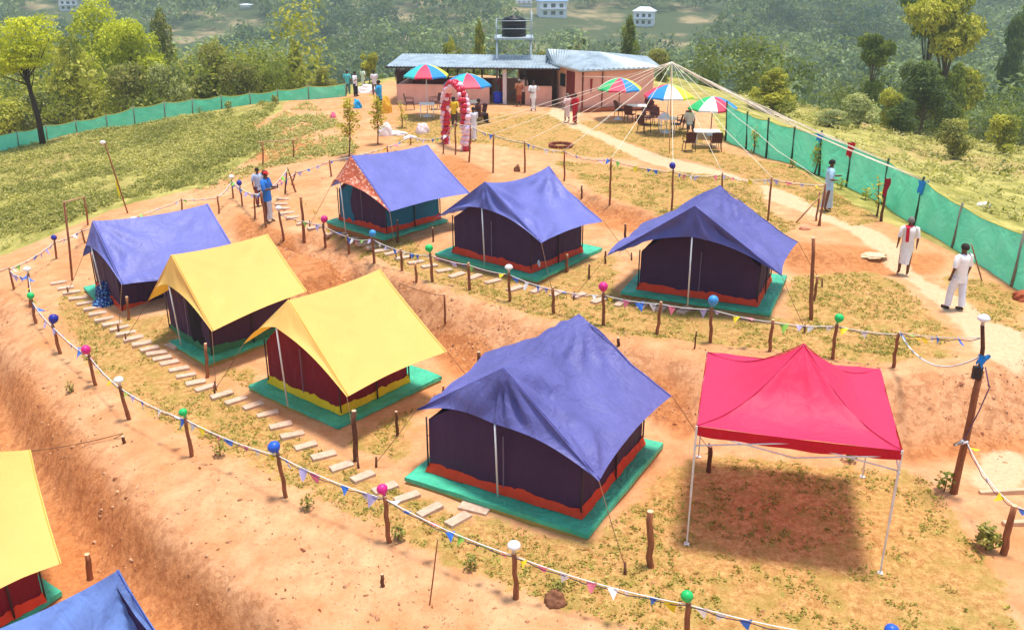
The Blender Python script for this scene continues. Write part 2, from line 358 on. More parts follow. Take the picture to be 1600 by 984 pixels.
# ------------------------------------------------------------------ mesh helpers
class MB:
    def __init__(s): s.v = []; s.f = []; s.mi = []; s.sm = []
    def add(s, vs, fs, mi=0, smooth=False):
        o = len(s.v); s.v += [Vector(p) for p in vs]
        for f in fs: s.f.append([o + i for i in f]); s.mi.append(mi); s.sm.append(smooth)
    def box(s, c, size, rz=0, mi=0, M=None):
        x, y, z = (a / 2 for a in size); vs = []
        Rz = Matrix.Rotation(rz, 3, 'Z')
        for dz in (-z, z):
            for dx, dy in ((-x, -y), (x, -y), (x, y), (-x, y)):
                p = Vector((dx, dy, dz)); p = (M @ p) if M is not None else Rz @ p
                vs.append(p + Vector(c))
        s.add(vs, [(3, 2, 1, 0), (4, 5, 6, 7), (0, 1, 5, 4), (1, 2, 6, 5), (2, 3, 7, 6), (3, 0, 4, 7)], mi)
    def tube(s, pts, rad, n=8, mi=0, cap=True, smooth=True, squash=None):
        pts = [Vector(p) for p in pts]; m = len(pts)
        if not hasattr(rad, '__len__'): rad = [rad] * m
        vs = []; up = None
        for i, p in enumerate(pts):
            d = (pts[min(i + 1, m - 1)] - pts[max(i - 1, 0)]).normalized()
            if up is None: up = Vector((0, 0, 1)) if abs(d.z) < .9 else Vector((1, 0, 0))
            a = d.cross(up).normalized(); up = a.cross(d).normalized()
            for k in range(n):
                t = 2 * math.pi * k / n
                vs.append(p + (a * math.cos(t) + up * math.sin(t)) * rad[i])
        fs = [(i * n + k, i * n + (k + 1) % n, (i + 1) * n + (k + 1) % n, (i + 1) * n + k) for i in range(m - 1) for k in range(n)]
        o = len(s.v); s.add(vs, fs, mi, smooth)
        if cap:
            s.f += [[o + k for k in range(n)][::-1], [o + (m - 1) * n + k for k in range(n)]]; s.mi += [mi, mi]; s.sm += [False, False]
    def loft(s, rings, mi=0, smooth=True, closed=True, cap=False):
        n = len(rings[0]); vs = [p for r in rings for p in r]; kk = n if closed else n - 1
        o = len(s.v)
        s.add(vs, [(i * n + k, i * n + (k + 1) % n, (i + 1) * n + (k + 1) % n, (i + 1) * n + k) for i in range(len(rings) - 1) for k in range(kk)], mi, smooth)
        if cap:
            s.f += [[o + k for k in range(n)][::-1], [o + (len(rings) - 1) * n + k for k in range(n)]]; s.mi += [mi, mi]; s.sm += [False, False]
    def lathe(s, prof, c=(0, 0, 0), n=16, mi=0, smooth=True, sx=1, sy=1):
        c = Vector(c)
        s.loft([[c + Vector((r * sx * math.cos(2 * math.pi * k / n), r * sy * math.sin(2 * math.pi * k / n), z)) for k in range(n)] for r, z in prof], mi, smooth, cap=False)
    def grid(s, fn, nu, nv, mi=0, smooth=True):
        vs = [fn(i / nu, j / nv) for j in range(nv + 1) for i in range(nu + 1)]
        s.add(vs, [(j * (nu + 1) + i, j * (nu + 1) + i + 1, (j + 1) * (nu + 1) + i + 1, (j + 1) * (nu + 1) + i) for j in range(nv) for i in range(nu)], mi, smooth)
    def poly(s, pts, mi=0): s.add(pts, [tuple(range(len(pts)))], mi)
    def prism(s, pts, z0, z1, mi=0):
        n = len(pts); vs = [Vector((p[0], p[1], z0)) for p in pts] + [Vector((p[0], p[1], z1)) for p in pts]
        s.add(vs, [tuple(range(n))[::-1], tuple(range(n, 2 * n))] + [(k, (k + 1) % n, n + (k + 1) % n, n + k) for k in range(n)], mi)
    def build(s, name, mats, parent=None, origin=None, bevel=0):
        m = bpy.data.meshes.new(name); o = Vector(origin) if origin is not None else Vector((0, 0, 0))
        m.from_pydata([tuple(v - o) for v in s.v], [], s.f)
        for k in (mats if isinstance(mats, (list, tuple)) else [mats]): m.materials.append(k)
        m.polygons.foreach_set('material_index', s.mi); m.polygons.foreach_set('use_smooth', s.sm); m.update()
        ob = bpy.data.objects.new(name, m); COL.objects.link(ob)
        if parent is not None: ob.parent = parent
        elif origin is not None: ob.location = o
        if bevel:
            b = ob.modifiers.new('b', 'BEVEL'); b.width = bevel; b.segments = 2; b.limit_method = 'ANGLE'
        return ob
def tag(o, label, cat, group=None, kind=None):
    if label: o['label'] = label
    if cat: o['category'] = cat
    if group: o['group'] = group
    if kind: o['kind'] = kind
    return o
def thing(name, label, cat, loc=(0, 0, 0), rz=0, group=None):
    o = bpy.data.objects.new(name, None); COL.objects.link(o); o.location = loc; o.rotation_euler = (0, 0, rz); o.empty_display_size = .1
    return tag(o, label, cat, group)
def dup(root, loc, rz=None, label=None, group=None, scale=None):
    r = root.copy(); COL.objects.link(r); r.location = loc
    if rz is not None: r.rotation_euler = (0, 0, rz)
    if scale is not None: r.scale = scale if hasattr(scale, '__len__') else (scale,) * 3
    if label: r['label'] = label
    if group: r['group'] = group
    for ch in list(root.children):
        c = ch.copy(); COL.objects.link(c); c.parent = r
        for g in list(ch.children):
            d = g.copy(); COL.objects.link(d); d.parent = c
    return r
def raw_mesh(name, co, quads, mat, tone=None, smooth=False):
    m = bpy.data.meshes.new(name); m.vertices.add(len(co)); m.vertices.foreach_set('co', co.astype('f').ravel())
    k = quads.shape[1]
    m.loops.add(quads.size); m.loops.foreach_set('vertex_index', quads.astype('i').ravel())
    m.polygons.add(len(quads)); m.polygons.foreach_set('loop_start', np.arange(0, quads.size, k, dtype='i'))
    if smooth: m.polygons.foreach_set('use_smooth', np.ones(len(quads), bool))
    m.update(calc_edges=True)
    if tone is not None:
        at = m.attributes.new('tone', 'FLOAT', 'POINT'); at.data.foreach_set('value', np.clip(tone, 0, 1).astype('f'))
    m.materials.append(mat); return m

# ------------------------------------------------------------------ vegetation
def leaf_quads(C, N, size, rs):
    """one folded quad per centre C, facing roughly N"""
    n = len(C); N = N + rs.normal(0, .55, (n, 3)); N /= np.linalg.norm(N, axis=1)[:, None] + 1e-9
    T = rs.normal(0, 1, (n, 3)); T -= (T * N).sum(1)[:, None] * N; T /= np.linalg.norm(T, axis=1)[:, None] + 1e-9
    B = np.cross(N, T); s = (size * rs.uniform(.6, 1.3, n))[:, None] if np.ndim(size) == 0 else (size * rs.uniform(.7, 1.3, n))[:, None]
    co = np.stack([C - T * s, C - B * s * .5 + N * s * .12, C + T * s, C + B * s * .5 + N * s * .12], 1)
    q = np.arange(n * 4).reshape(n, 4)
    return co.reshape(-1, 3), q
def crown_points(rs, n, lobes):
    """points on the shells of a set of lobes (cx,cy,cz,rx,ry,rz)"""
    L = np.array(lobes); vol = L[:, 3] * L[:, 4] ; k = rs.choice(len(L), n, p=vol / vol.sum())
    d = rs.normal(0, 1, (n, 3)); d /= np.linalg.norm(d, axis=1)[:, None]
    d[:, 2] = np.where(rs.rand(n) < .3, np.abs(d[:, 2]), d[:, 2])
    r = rs.uniform(.55, 1.08, n) ** .6
    lump = 1 + .18 * np.sin(d[:, 0] * 7 + k) * np.sin(d[:, 1] * 6 + k * 2) + .12 * np.sin(d[:, 2] * 9 + k)
    C = L[k, :3] + d * L[k, 3:6] * (r * lump)[:, None]
    return C, d, k
def make_tree_parts(kind, seed, nleaf, leaf, mat):
    """crown and trunk meshes for a tree one unit high and about one unit wide"""
    rs = np.random.RandomState(seed); lobes = []; branches = []
    if kind == 'flat':       # umbrella of layered pads on a bare leaning trunk
        for k in range(11):
            a = rs.uniform(0, 6.28); r = rs.uniform(.05, .38); z = rs.uniform(.62, .92)
            lobes.append((.0 + r * math.cos(a), r * math.sin(a), z, rs.uniform(.13, .22), rs.uniform(.13, .22), rs.uniform(.045, .08)))
    elif kind == 'round':
        for k in range(16):
            a = rs.uniform(0, 6.28); z = rs.uniform(.3, .88); r = rs.uniform(.08, .34) * math.sqrt(max(.1, 1 - ((z - .5) / .48) ** 2))
            q = rs.uniform(.11, .19); lobes.append((r * math.cos(a), r * math.sin(a), z, q, q, q * .8))
    elif kind == 'cone':
        for k in range(20):
            z = .16 + .78 * k / 19; a = k * 2.4; r = .30 * (1 - z) ** .6 * rs.uniform(.5, 1.1)
            q = .08 + .12 * (1 - z); lobes.append((r * math.cos(a), r * math.sin(a), z, q, q, q * .75))
    elif kind == 'tall':     # clumps high on a long bare trunk, with a gap
        for k in range(12):
            a = rs.uniform(0, 6.28); z = .62 + .32 * rs.rand() if k < 8 else .22 + .2 * rs.rand(); r = rs.uniform(.05, .3)
            q = rs.uniform(.12, .19); lobes.append((r * math.cos(a), r * math.sin(a), z, q, q, q * .55))
    else:                    # bush
        for k in range(12):
            a = rs.uniform(0, 6.28); z = rs.uniform(.15, .75); r = rs.uniform(.0, .34) * (1.1 - z * .6)
            q = rs.uniform(.14, .22); lobes.append((r * math.cos(a), r * math.sin(a), z, q, q, q * .85))
    C, d, k = crown_points(rs, nleaf, lobes)
    C[:, 2] = np.maximum(C[:, 2], .03)
    co, q = leaf_quads(C, d * .7 + np.array([0, 0, .5]), leaf, rs)
    lt = rs.uniform(.15, .85, len(lobes))
    tone = np.repeat(np.clip(lt[k] + rs.normal(0, .16, nleaf), 0, 1), 4)
    crown = raw_mesh('crown', co, q, mat, tone)
    b = MB(); lean = .05 * rs.uniform(-1, 1)
    top = .8 if kind in ('cone', 'tall', 'flat') else .6
    b.tube([(lean * 2 * (z - .5) + .01 * math.sin(z * 9), .01 * math.cos(z * 7), z * top) for z in np.linspace(-.06, 1, 7)], [.03, .026, .022, .019, .015, .011, .006], 7)
    for c in lobes[::1]:
        z0 = max(.1, c[2] * .55); b.tube([(lean * (z0 - .5), 0, z0 * .9), (c[0] * .5, c[1] * .5, (z0 + c[2]) / 2), (c[0], c[1], c[2])], [.011, .008, .003], 5)
    tmp = b.build('trunk', BARK); tm = tmp.data; bpy.data.objects.remove(tmp)
    return crown, tm
LM = {
 'lime': leaf_mat('lime_leaves', (150, 156, 26), (232, 230, 60), .4),
 'olive': leaf_mat('olive_leaves', (70, 80, 32), (188, 178, 92), .3),
 'green': leaf_mat('green_leaves', (44, 68, 30), (144, 156, 62), .3),
 'dark': leaf_mat('dark_leaves', (28, 48, 30), (104, 122, 58), .25),
 'gold': leaf_mat('golden_green_leaves', (88, 96, 26), (214, 204, 72), .35),
 'pale': leaf_mat('pale_green_leaves', (92, 106, 58), (206, 204, 136), .3),
}
TREE_LIB = {}
def tree_mesh(kind, colr, var, nleaf, leaf):
    key = (kind, colr, var)
    if key not in TREE_LIB: TREE_LIB[key] = make_tree_parts(kind, abs(hash(kind)) % 1 + sum(map(ord, kind + colr)) + var * 31, nleaf, leaf, LM[colr])
    return TREE_LIB[key]
def tree(u, vtop, y, wpx, kind, colr, label, name='tree', cat='tree', group=None, var=0, nleaf=3600, leaf=.022, sink=0.0):
    d = ray(u, vtop); t = y / d.y; zt = CAM_H + d.z * t; x = d.x * t
    g = float(gz(x, y)) - sink; h = max(1.0, zt - g)
    zc = y * cP + (CAM_H - (g + zt) / 2) * sP; wd = wpx / F_PX * zc
    cr, tr = tree_mesh(kind, colr, var, nleaf, leaf)
    root = thing(name, label, cat, (x, y, g), rnd.uniform(0, 6.28), group)
    root.scale = (wd / .95, wd / .95, h / .98)
    for nm, m in (('crown', cr), ('trunk', tr)):
        o = bpy.data.objects.new(nm, m); COL.objects.link(o); o.parent = root
    return root
# ------------------------------------------------------------------ tents
BLUE = fabric('blue_fly_fabric', (102, 102, 166), .14, .5, wr=.55)
BLUE2 = fabric('blue_fly_fabric_light', (114, 118, 188), .14, .45, wr=.3)
BLUE3 = fabric('bright_blue_fly_fabric', (134, 172, 250), .2, .42, wr=.4)
YELL = fabric('yellow_fly_fabric', (242, 200, 112), .28, .6, (250, 170, 30), wr=.16, dirt=.05)
GREENP = fabric('green_groundsheet', (72, 184, 146), .0, .5, wr=.8, dirt=.3)
WALLP = fabric('dark_purple_tent_wall', (72, 42, 74), .04, .7, wr=.5)
WALLM = fabric('maroon_tent_wall', (126, 18, 40), .06, .7, wr=.5)
WALLT = fabric('teal_tent_wall', (34, 116, 142), .05, .7, wr=.5)
SKR = fabric('orange_red_mud_flap', (226, 66, 34), .05, .6, wr=.7)
SKY_ = fabric('yellow_mud_flap', (226, 196, 32), .05, .6, wr=.7)
DOOR_SHADE = plain('painted_door_shade', (26, 14, 26), .9)  # near-black sheet colour standing in for the shade inside an open door
EDGE = plain('ochre_plank_edge', (172, 148, 70), .8)
def pattern_mat():
    t = NT('orange_patterned_fly'); ob = t.obj()
    wv = t.n('ShaderNodeTexVoronoi'); wv.inputs['Scale'].default_value = 4.5; mp = t.n('ShaderNodeMapping'); mp.inputs['Scale'].default_value = (1.2, 1.2, 3)
    t.l(ob, mp.inputs[0]); t.l(mp.outputs[0], wv.inputs['Vector'])
    c = t.mix(t.ramp(wv.outputs['Distance'], .2, .45), lin((232, 150, 116)), lin((190, 92, 62)))
    c = t.mix(t.math('MULTIPLY', t.ramp(t.noise(9, 3, .6, ob), .55, .6), .7), c, lin((244, 200, 176)))
    return t.bsdf(c, .6, None, 0, .2)
PATT = pattern_mat()
SEAM = {f.name: plain('seam_' + f.name, q, .7) for f, q in ((BLUE, (66, 64, 130)), (BLUE2, (84, 88, 160)), (BLUE3, (60, 90, 190)), (YELL, (206, 160, 60)))}
def tent(z, plat, rF, rB, lip, FL, FR, BR, fly, wall, skirt, label, plabel, sag=.12, fold=.05, zc=(1.2, 1.12, 1.2), wdx=.34, wdy=(.30, .25), front=None, front_mat=None, side_mat=None, rim=False, guy=True, gableback=True, flap=None):
    L, Fp, Rp = (PZ(*q, z) for q in plat)
    ex = (Fp - L); W = ex.length; ex.normalize(); ey = Vector((-ex.y, ex.x, 0)); D = (Rp - Fp).dot(ey); M = (L + Fp) / 2
    rz = math.atan2(ex.y, ex.x); loc = Vector((M.x, M.y, z))
    def loc_of(p): q = p - M; return Vector((q.dot(ex), q.dot(ey), p.z - z))
    def onc(q): return loc_of(on_plane(q[0], q[1], M, M + ey))
    RF, RB, LP = onc(rF), onc(rB), onc(lip)
    cFL, cFR, cBR = (loc_of(PZ(*q, z + h)) for q, h in zip((FL, FR, BR), zc))
    cBL = Vector((-cBR.x, cBR.y, cBR.z))
    # platform
    pf = thing('tent_platform', plabel, 'platform', loc, rz, 'tent platforms')
    sk = (Rp - Fp).dot(ex) * .5
    cs = [(-W / 2, 0), (W / 2, 0), (W / 2 + sk, D), (-W / 2 + sk, D)]
    gs = MB()
    def sheet(s, t):
        x = (cs[0][0] * (1 - s) + cs[1][0] * s) * (1 - t) + (cs[3][0] * (1 - s) + cs[2][0] * s) * t; y = (cs[0][1] * (1 - s) + cs[1][1] * s) * (1 - t) + D * t
        return Vector((x, y, 0 + .012 * math.sin(x * 6 + y * 4) * math.sin(y * 5 - x * 2)))
    gs.grid(sheet, 26, 26)
    rim_pts = [(a[0] + (b[0] - a[0]) * k / 10, a[1] + (b[1] - a[1]) * k / 10) for a, b in zip(cs, cs[1:] + cs[:1]) for k in range(10)]
    gs.loft([[Vector((p[0], p[1], .012 * math.sin(p[0] * 6 + p[1] * 4) * math.sin(p[1] * 5 - p[0] * 2))) for p in rim_pts][::-1],
             [Vector((p[0] * 1.004, p[1] + .0, -.09 + .012 * math.sin(p[0] * 8 + p[1] * 7))) for p in rim_pts][::-1]], 0)
    gs.build('groundsheet', GREENP, pf)
    bs = MB(); bs.prism([(c[0] * .99, .02 + c[1] * .985) for c in cs], -.45, -.095); bs.build('base', EDGE if rim else plain('earth_base', (176, 112, 66), .95, scale=20), pf)
    t = thing('tent', label, 'tent', loc, rz, 'camping tents on green platforms')
    x0 = min(W / 2 - wdx, max(.9, cBR.x - .28)); y0, y1 = wdy[0], min(D - wdy[1], cBR.y - .12); he = min(cFL.z, cFR.z, cBR.z) + .04; zr = min(RF.z, RB.z) - .12 - sag * .9 - fold * 1.2
    def ztop(x): return he + (zr - he) * (1 - abs(x) / x0)
    fw = MB()
    def fpan(xa, xb, y, sgn):
        def fn(s, q):
            x = xa + (xb - xa) * s; top = ztop(x)
            zz = .07 + (top - .07) * q
            k_ = max(0, (zz - he + .1) / (zr - he + .1)); y_ = y + (max(0, RF.y + .12 - y) if sgn < 0 else min(0, RB.y - .12 - y)) * k_
            return Vector((x, y_ + sgn * .05 * math.sin(math.pi * s) * math.sin(math.pi * min(1, q * 1.2)) + .012 * math.sin(x * 17 + zz * 3), zz))
        return fn
    fw.grid(fpan(-x0, 0, y0, -1), 12, 10); fw.build('front_panel', wall, t)
    fw = MB(); fw.grid(fpan(0, x0, y0, -1), 12, 10); fw.build('front_panel', front_mat or wall, t)
    if flap:
        fm = MB(); fm.grid(lambda s, q: fpan(flap[0], flap[1], y0 - .025, -1)(s, q * .86), 8, 8); fm.build(flap[3], flap[2], t)
    bw = MB(); bw.grid(fpan(x0, -x0, y1, 1), 12, 10); bw.build('back_panel', wall, t)
    for sx in (-1, 1):
        sd = MB()
        def fn(s, q, sx=sx): 
            y = y0 + (y1 - y0) * s; return Vector((sx * (x0 + .05 * math.sin(math.pi * s) * math.sin(math.pi * q) + .01 * math.sin(y * 15)), y, .07 + (he - .07) * q))
        sd.grid(fn, 12, 8); sd.build('side_panel', side_mat or wall, t)
    mf = MB(); ring = [(-x0, y0), (x0, y0), (x0, y1), (-x0, y1)]
    path = [(a[0] + (b[0] - a[0]) * k / 14, a[1] + (b[1] - a[1]) * k / 14) for a, b in zip(ring, ring[1:] + ring[:1]) for k in range(14)]
    def rr(s, zz): return [Vector((p[0] * s + (.012 * math.sin(i * 2.1)), (p[1] - D / 2) * s + D / 2 + .012 * math.sin(i * 1.7), zz)) for i, p in enumerate(path)]
    mf.loft([[p_ + Vector((0, 0, .03 * math.sin(i * .9) + .02 * math.sin(i * 2.3))) for i, p_ in enumerate(rr(1.012, .205))], rr(1.03, .13), rr(1.05, .02)]); mf.build('mud_flap', skirt, t)
    DP = plain('dark_tent_pole', (62, 44, 50), .5)
    for sx in (-1, 1):
        for yy in (y0 - .03, y1 + .03):
            bd = MB(); bd.tube([(sx * (x0 + .03), yy, .0), (sx * (x0 + .03), yy, he + .05)], .018, 6); bd.build('corner_pole', DP, t)
    bd = MB(); bd.tube([(x0 + .07, (y0 + y1) / 2, .0), (x0 + .06, (y0 + y1) / 2, he)], .02, 6); bd.build('side_pole', DP, t)
    cp = MB(); cp.tube([(0, min(y0 - .14, LP.y + .12), -.0), (0, LP.y + .03, LP.z - .02)], .020, 8); cp.build('centre_pole', METAL_W, t)
    # fly
    seed = rnd.random() * 50
    def nz(p, a): return a * float(fbm(np.array(p.x * 1.1 + seed), np.array(p.y * 1.1 + p.z * .7 + seed), 21, 3))
    def fan(c, p, k, a, fall=1.1):
        q = p - c; r = q.length
        if r < 1e-4: return 0
        ang = math.atan2(q.z * 1.0 - 0.0, math.hypot(q.x, 0) + 1e-6) * 1.0 + math.atan2(q.y, q.x)
        return a * math.sin(ang * k + seed) * math.sin(min(1, r / fall) * math.pi) * (1 if r < fall else 0)
    fl = MB(); N = 30
    def side(sx):
        A, B, C, E = RF, RB, Vector((cBR.x * sx, cBR.y, cBR.z)), Vector((cFR.x, cFR.y, cFR.z)) if sx > 0 else cFL
        nrm = (B - A).cross(E - A).normalized(); nrm *= 1 if nrm.z > 0 else -1
        def fn(s, q):
            top = A.lerp(B, s); bot = E.lerp(C, s); ridge_sag = (.04 + fold * 2.0) * math.sin(math.pi * s) ** .8
            top = top - Vector((0, 0, ridge_sag))
            pull = sag * 1.1 * math.sin(math.pi * s)
            bot = bot + (top - bot).normalized() * pull
            p = top.lerp(bot, q)
            m = math.sin(math.pi * q) ; e = math.sin(math.pi * s)
            dsp = -(sag * .9 + fold * 1.2) * m * (.4 + .6 * e) + (nz(p, fold * .9) + fan(A, p, 13, fold * .9, 1.9) + fan(B, p, 12, fold * .9, 1.5) + fan(E, p, 11, fold * 1.0, 1.6)) * min(1, q * 6)
            dsp += fold * .5 * math.sin((s * 3.1 + q * 1.7 + seed) * 5) * m * e
            if s < .02: dsp *= .0
            # the eave edge pulled in between its corners
            return p + nrm * dsp
        return fn
    fl.grid(side(1), N, N); fl.grid(side(-1), N, N)
    def apron(E, sx):
        nrm = (LP - RF).cross(E - RF).normalized(); nrm *= -1 if nrm.y > 0 else 1
        def fn(s, q):
            edge = RF.lerp(E, q)                       # shared with the side panel
            bot = LP.lerp(E, q); 
            bot = bot + Vector((0, 0, 1)) * (.16 * math.sin(math.pi * q))
            p = edge.lerp(bot, s)
            w_ = math.sin(math.pi * s) * math.sin(math.pi * min(1, q)) 
            d_ = (fan(RF, p, 7, fold * .9, 1.6) + nz(p, fold * .9)) * (math.sin(math.pi * s) if s > 0 else 0) * (1 - q * .3)
            return p + nrm * (d_ - .05 * w_)
        return fn
    nF = len(fl.f)
    fl.grid(apron(cFR, 1), 14, N, 1 if front else 0); fl.grid(apron(cFL, -1), 14, N, 1 if front else 0)
    fo = fl.build('fly_sheet', [fly, front or fly], t)
    for i_, (s_, sx) in enumerate(((.012, 1), (.985, 1), (.012, -1))):
        sm_ = MB(); fn_ = side(sx); sm_.tube([fn_(s_, k / 14) + Vector((0, 0, .006)) for k in range(15)], .009, 5); sm_.build('seam', SEAM[fly.name], t)
    zp = MB(); zp.box((.07, y0 - .075, .75), (.022, .012, 1.1)); zp.build('zip', plain('pale_zip', (120, 100, 120), .5), t)
    if guy:
        for c in (cFR, cBR, cFL):
            sgn = 1 if c.x > 0 else -1; e = Vector((c.x + sgn * .75, c.y + (-.45 if c.y < 1 else .5), 0)); 
            wp = M + ex * e.x + ey * e.y; e.z = float(gz(wp.x, wp.y)) - z + .08
            g = MB(); g.tube([c, c.lerp(e, .5) - Vector((0, 0, .03)), e], .007, 5); g.build('guy_rope', plain('brown_cord', (120, 84, 60), .9), t)
            st = MB(); st.tube([(e.x, e.y, e.z - .25), (e.x - sgn * .03, e.y, e.z + .16)], [.03, .022], 6); st.build('peg', WOOD_D, t)
    return t, M, ex, ey, W, D, (loc_of, x0, y0, y1, he)
TP = 'green sheeted platform '
tb = tent(.15, [(632,745),(918,835),(1040,693)], (785,575), (905,490), (772,662), (650,641), (936,751), (1050,618), BLUE, WALLP, SKR,
  'large wrinkled blue tent with dark purple walls beside the red gazebo', TP + 'under the large blue tent beside the red gazebo', .10, .095, (1.15, 1.2, 1.25), wdx=.34, wdy=(.42, .22), rim=True)
ty2 = tent(.15, [(388,602),(528,665),(693,588)], (449,469), (594,420), (430,511), (380,538), (542,620), (699,549), YELL, WALLM, SKY_,
  'yellow tent with maroon walls, nearer of the two whole yellow tents', TP + 'under the nearer yellow tent with maroon walls', .07, .010, (1.2, 1.08, 1.12), wdx=.34, wdy=(.40, .22), rim=True)
ty1 = tent(.15, [(240,518),(322,566),(480,500)], (267,398), (418,365), (262,445), (231,470), (331,518), (480,455), YELL, WALLP, fabric('green_mud_flap', (60, 120, 80), .05, .6, wr=.7),
  'yellow tent with dark purple walls in the middle of the front left row', TP + 'under the yellow tent between a blue and a yellow tent', .06, .012, (1.2, 1.05, 1.3), wdx=.33, wdy=(.36, .2), rim=True, flap=(.12, .85, DOOR_SHADE, 'dark_door_sheet'))
tl1 = tent(.15, [(130,448),(180,498),(345,458)], (144,345), (325,318), (141,385), (129,401), (190,445), (392,428), BLUE2, WALLP, SKR,
  'pale blue tent at the far left end of the front row', TP + 'under the leftmost blue tent, carrying a blue bundle', .08, .035, (1.15, 1.05, 1.15), wdx=.36, wdy=(.34, .2))
tb1 = tent(1.27, [(510,345),(600,372),(697,342)], (548,243), (668,226), (530,284), (516,292), (609,331), (735,302), BLUE2, WALLP, SKR,
  'pale blue tent with orange patterned front and teal side walls', TP + 'under the tent with teal side walls', .08, .015, (1.15, 1.1, 1.05), wdx=.30, wdy=(.38, .2), front=PATT, side_mat=WALLT, flap=(-1.15, -.42, WALLT, 'door_flap'))
tb2 = tent(1.27, [(680,395),(838,437),(932,385)], (757,284), (858,259), (752,325), (682,340), (846,380), (943,345), BLUE2, WALLP, SKR,
  'blue tent with dark walls in the middle of the upper row', TP + 'under the middle tent of the upper row', .10, .075, (1.15, 1.1, 1.1), wdx=.48, wdy=(.36, .25))
tb3 = tent(1.27, [(970,455),(1203,489),(1228,430)], (1085,322), (1125,289), (1081,370), (948,400), (1222,432), (1247,378), BLUE, WALLP, SKR,
  'blue tent with long pulled out left corner, rightmost of the upper row', TP + 'under the rightmost tent of the upper row', .08, .08, (1.05, 1.1, 1.2), wdx=.42, wdy=(.32, .25))
# two tents of the lower terrace, cut by the frame
ZL = -1.38
ty0 = tent(ZL, [(-190,880),(-40,1010),(88,918)], (-130,700), (48,702), (-140,770), (-230,800), (-70,962), (96,880), YELL, WALLM, SKR,
  'yellow tent on the lower ground at the left edge of the photo', TP + 'under the yellow tent at the bottom left', .09, .012, (1.2, 1.1, 1.12), wdx=.2, wdy=(.2, .2), guy=False)
tl0 = tent(ZL, [(-40,1180),(180,1330),(330,1130)], (-60,1003), (186,889), (-80,1080), (-170,1080), (80,1240), (262,1012), BLUE3, WALLP, SKR,
  'bright blue tent on the lower ground at the bottom edge of the photo', TP + 'under the bright blue tent at the bottom', .06, .022, (1.2, 1.1, 1.12), wdx=.3, wdy=(.3, .3), guy=False)

# ------------------------------------------------------------------ red gazebo
def gazebo():
    FL, FR = G(1073, 850), G(1375, 895); ex = (FR - FL); ex.z = 0; W = ex.length; ex.normalize(); ey = Vector((-ex.y, ex.x, 0))
    M = (FL + FR) / 2; z0 = 0; rz = math.atan2(ex.y, ex.x)
    r = thing('gazebo', 'red pop-up gazebo on white legs standing on the grass', 'gazebo', (M.x, M.y, 0), rz)
    h = W / 2; D = W * .97
    ze = 2.40
    cn = [Vector((-h, 0, ze)), Vector((h, 0, ze)), Vector((h, D, ze)), Vector((-h, D, ze))]
    ap = Vector((0.05, D / 2, ze + 1.02))
    RED = fabric('red_canopy_fabric', (240, 70, 126), .55, .5, (250, 84, 96), wr=.2, dirt=.06, spec=.35)
    VAL = fabric('red_valance_fabric', (206, 14, 44), .15, .55, wr=.35)
    c = MB()
    for k in range(4):
        A, B = cn[k], cn[(k + 1) % 4]; n = ((B - A).cross(ap - A)).normalized()
        def fn(s, q, A=A, B=B, n=n, k=k):
            e = A.lerp(B, s); e = e + Vector((0, 0, -.02)) * math.sin(math.pi * s)
            p = e.lerp(ap, q); m = math.sin(math.pi * s)
            p.z -= .30 * math.sin(math.pi * q) * (1 - .25 * m) * (1 - q * .2)       # concave hip lines up to the peak
            p.z -= .05 * math.sin(math.pi * min(1, q * 1.2)) * m
            p += n * (.05 * float(fbm(np.array(p.x * 1.6 + 3), np.array(p.y * 1.6 + p.z), 33, 3)) + .018 * math.sin(s * 21 + k) * math.sin(math.pi * q) * q)
            return p
        c.grid(fn, 26, 22)
    c.build('canopy', RED, r)
    for k in range(4):
        A = cn[k]; sm_ = MB(); sm_.tube([A.lerp(ap, q / 14) - Vector((0, 0, .30 * math.sin(math.pi * q / 14) * (1 - q / 14 * .2) - .006)) for q in range(15)], .010, 5); sm_.build('seam', plain('dark_red_seam', (196, 30, 76), .7), r)
    v = MB()
    for k in range(4):
        A, B = cn[k], cn[(k + 1) % 4]; o = (B - A).cross(Vector((0, 0, 1))).normalized()
        v.grid(lambda s, q, A=A, B=B, o=o: A.lerp(B, s) + Vector((0, 0, -.02 * math.sin(math.pi * s) - q * (.17 + .035 * math.sin(math.pi * s) + .012 * math.sin(s * 23 + k)))) + o * (.012 + .015 * q * math.sin(s * 14 + k)), 24, 4)
    v.build('valance', VAL, r)
    f = MB()
    for k in range(4):
        A, B = cn[k] - Vector((0, 0, .1)), cn[(k + 1) % 4] - Vector((0, 0, .1)); m = A.lerp(B, .5)
        for a, b in ((A, m - Vector((0, 0, .28))), (B, m - Vector((0, 0, .28))), (A - Vector((0, 0, .28)), m), (B - Vector((0, 0, .28)), m)): f.tube([a, b], .014, 6)
        f.tube([m - Vector((0, 0, .1)), Vector((0.05, D / 2, ze + .3))], .014, 6)
    f.tube([(0.05, D / 2, ze + .25), ap - Vector((0, 0, .02))], .016, 6)
    f.build('truss', METAL_W, r)
    for i, k in enumerate(cn):
        zz = float(gz(*(M + ex * k.x + ey * k.y)[:2]))
        l = MB(); l.box((k.x, k.y, (ze + zz) / 2 + .5), (.036, .036, ze - zz - 1.0)); l.box((k.x, k.y, zz + .55), (.027, .027, 1.1)); l.box((k.x, k.y, zz + .01), (.09, .09, .012)); l.box((k.x, k.y, ze - .42), (.05, .05, .06))
        l.build('leg', METAL_W, r)
gazebo()

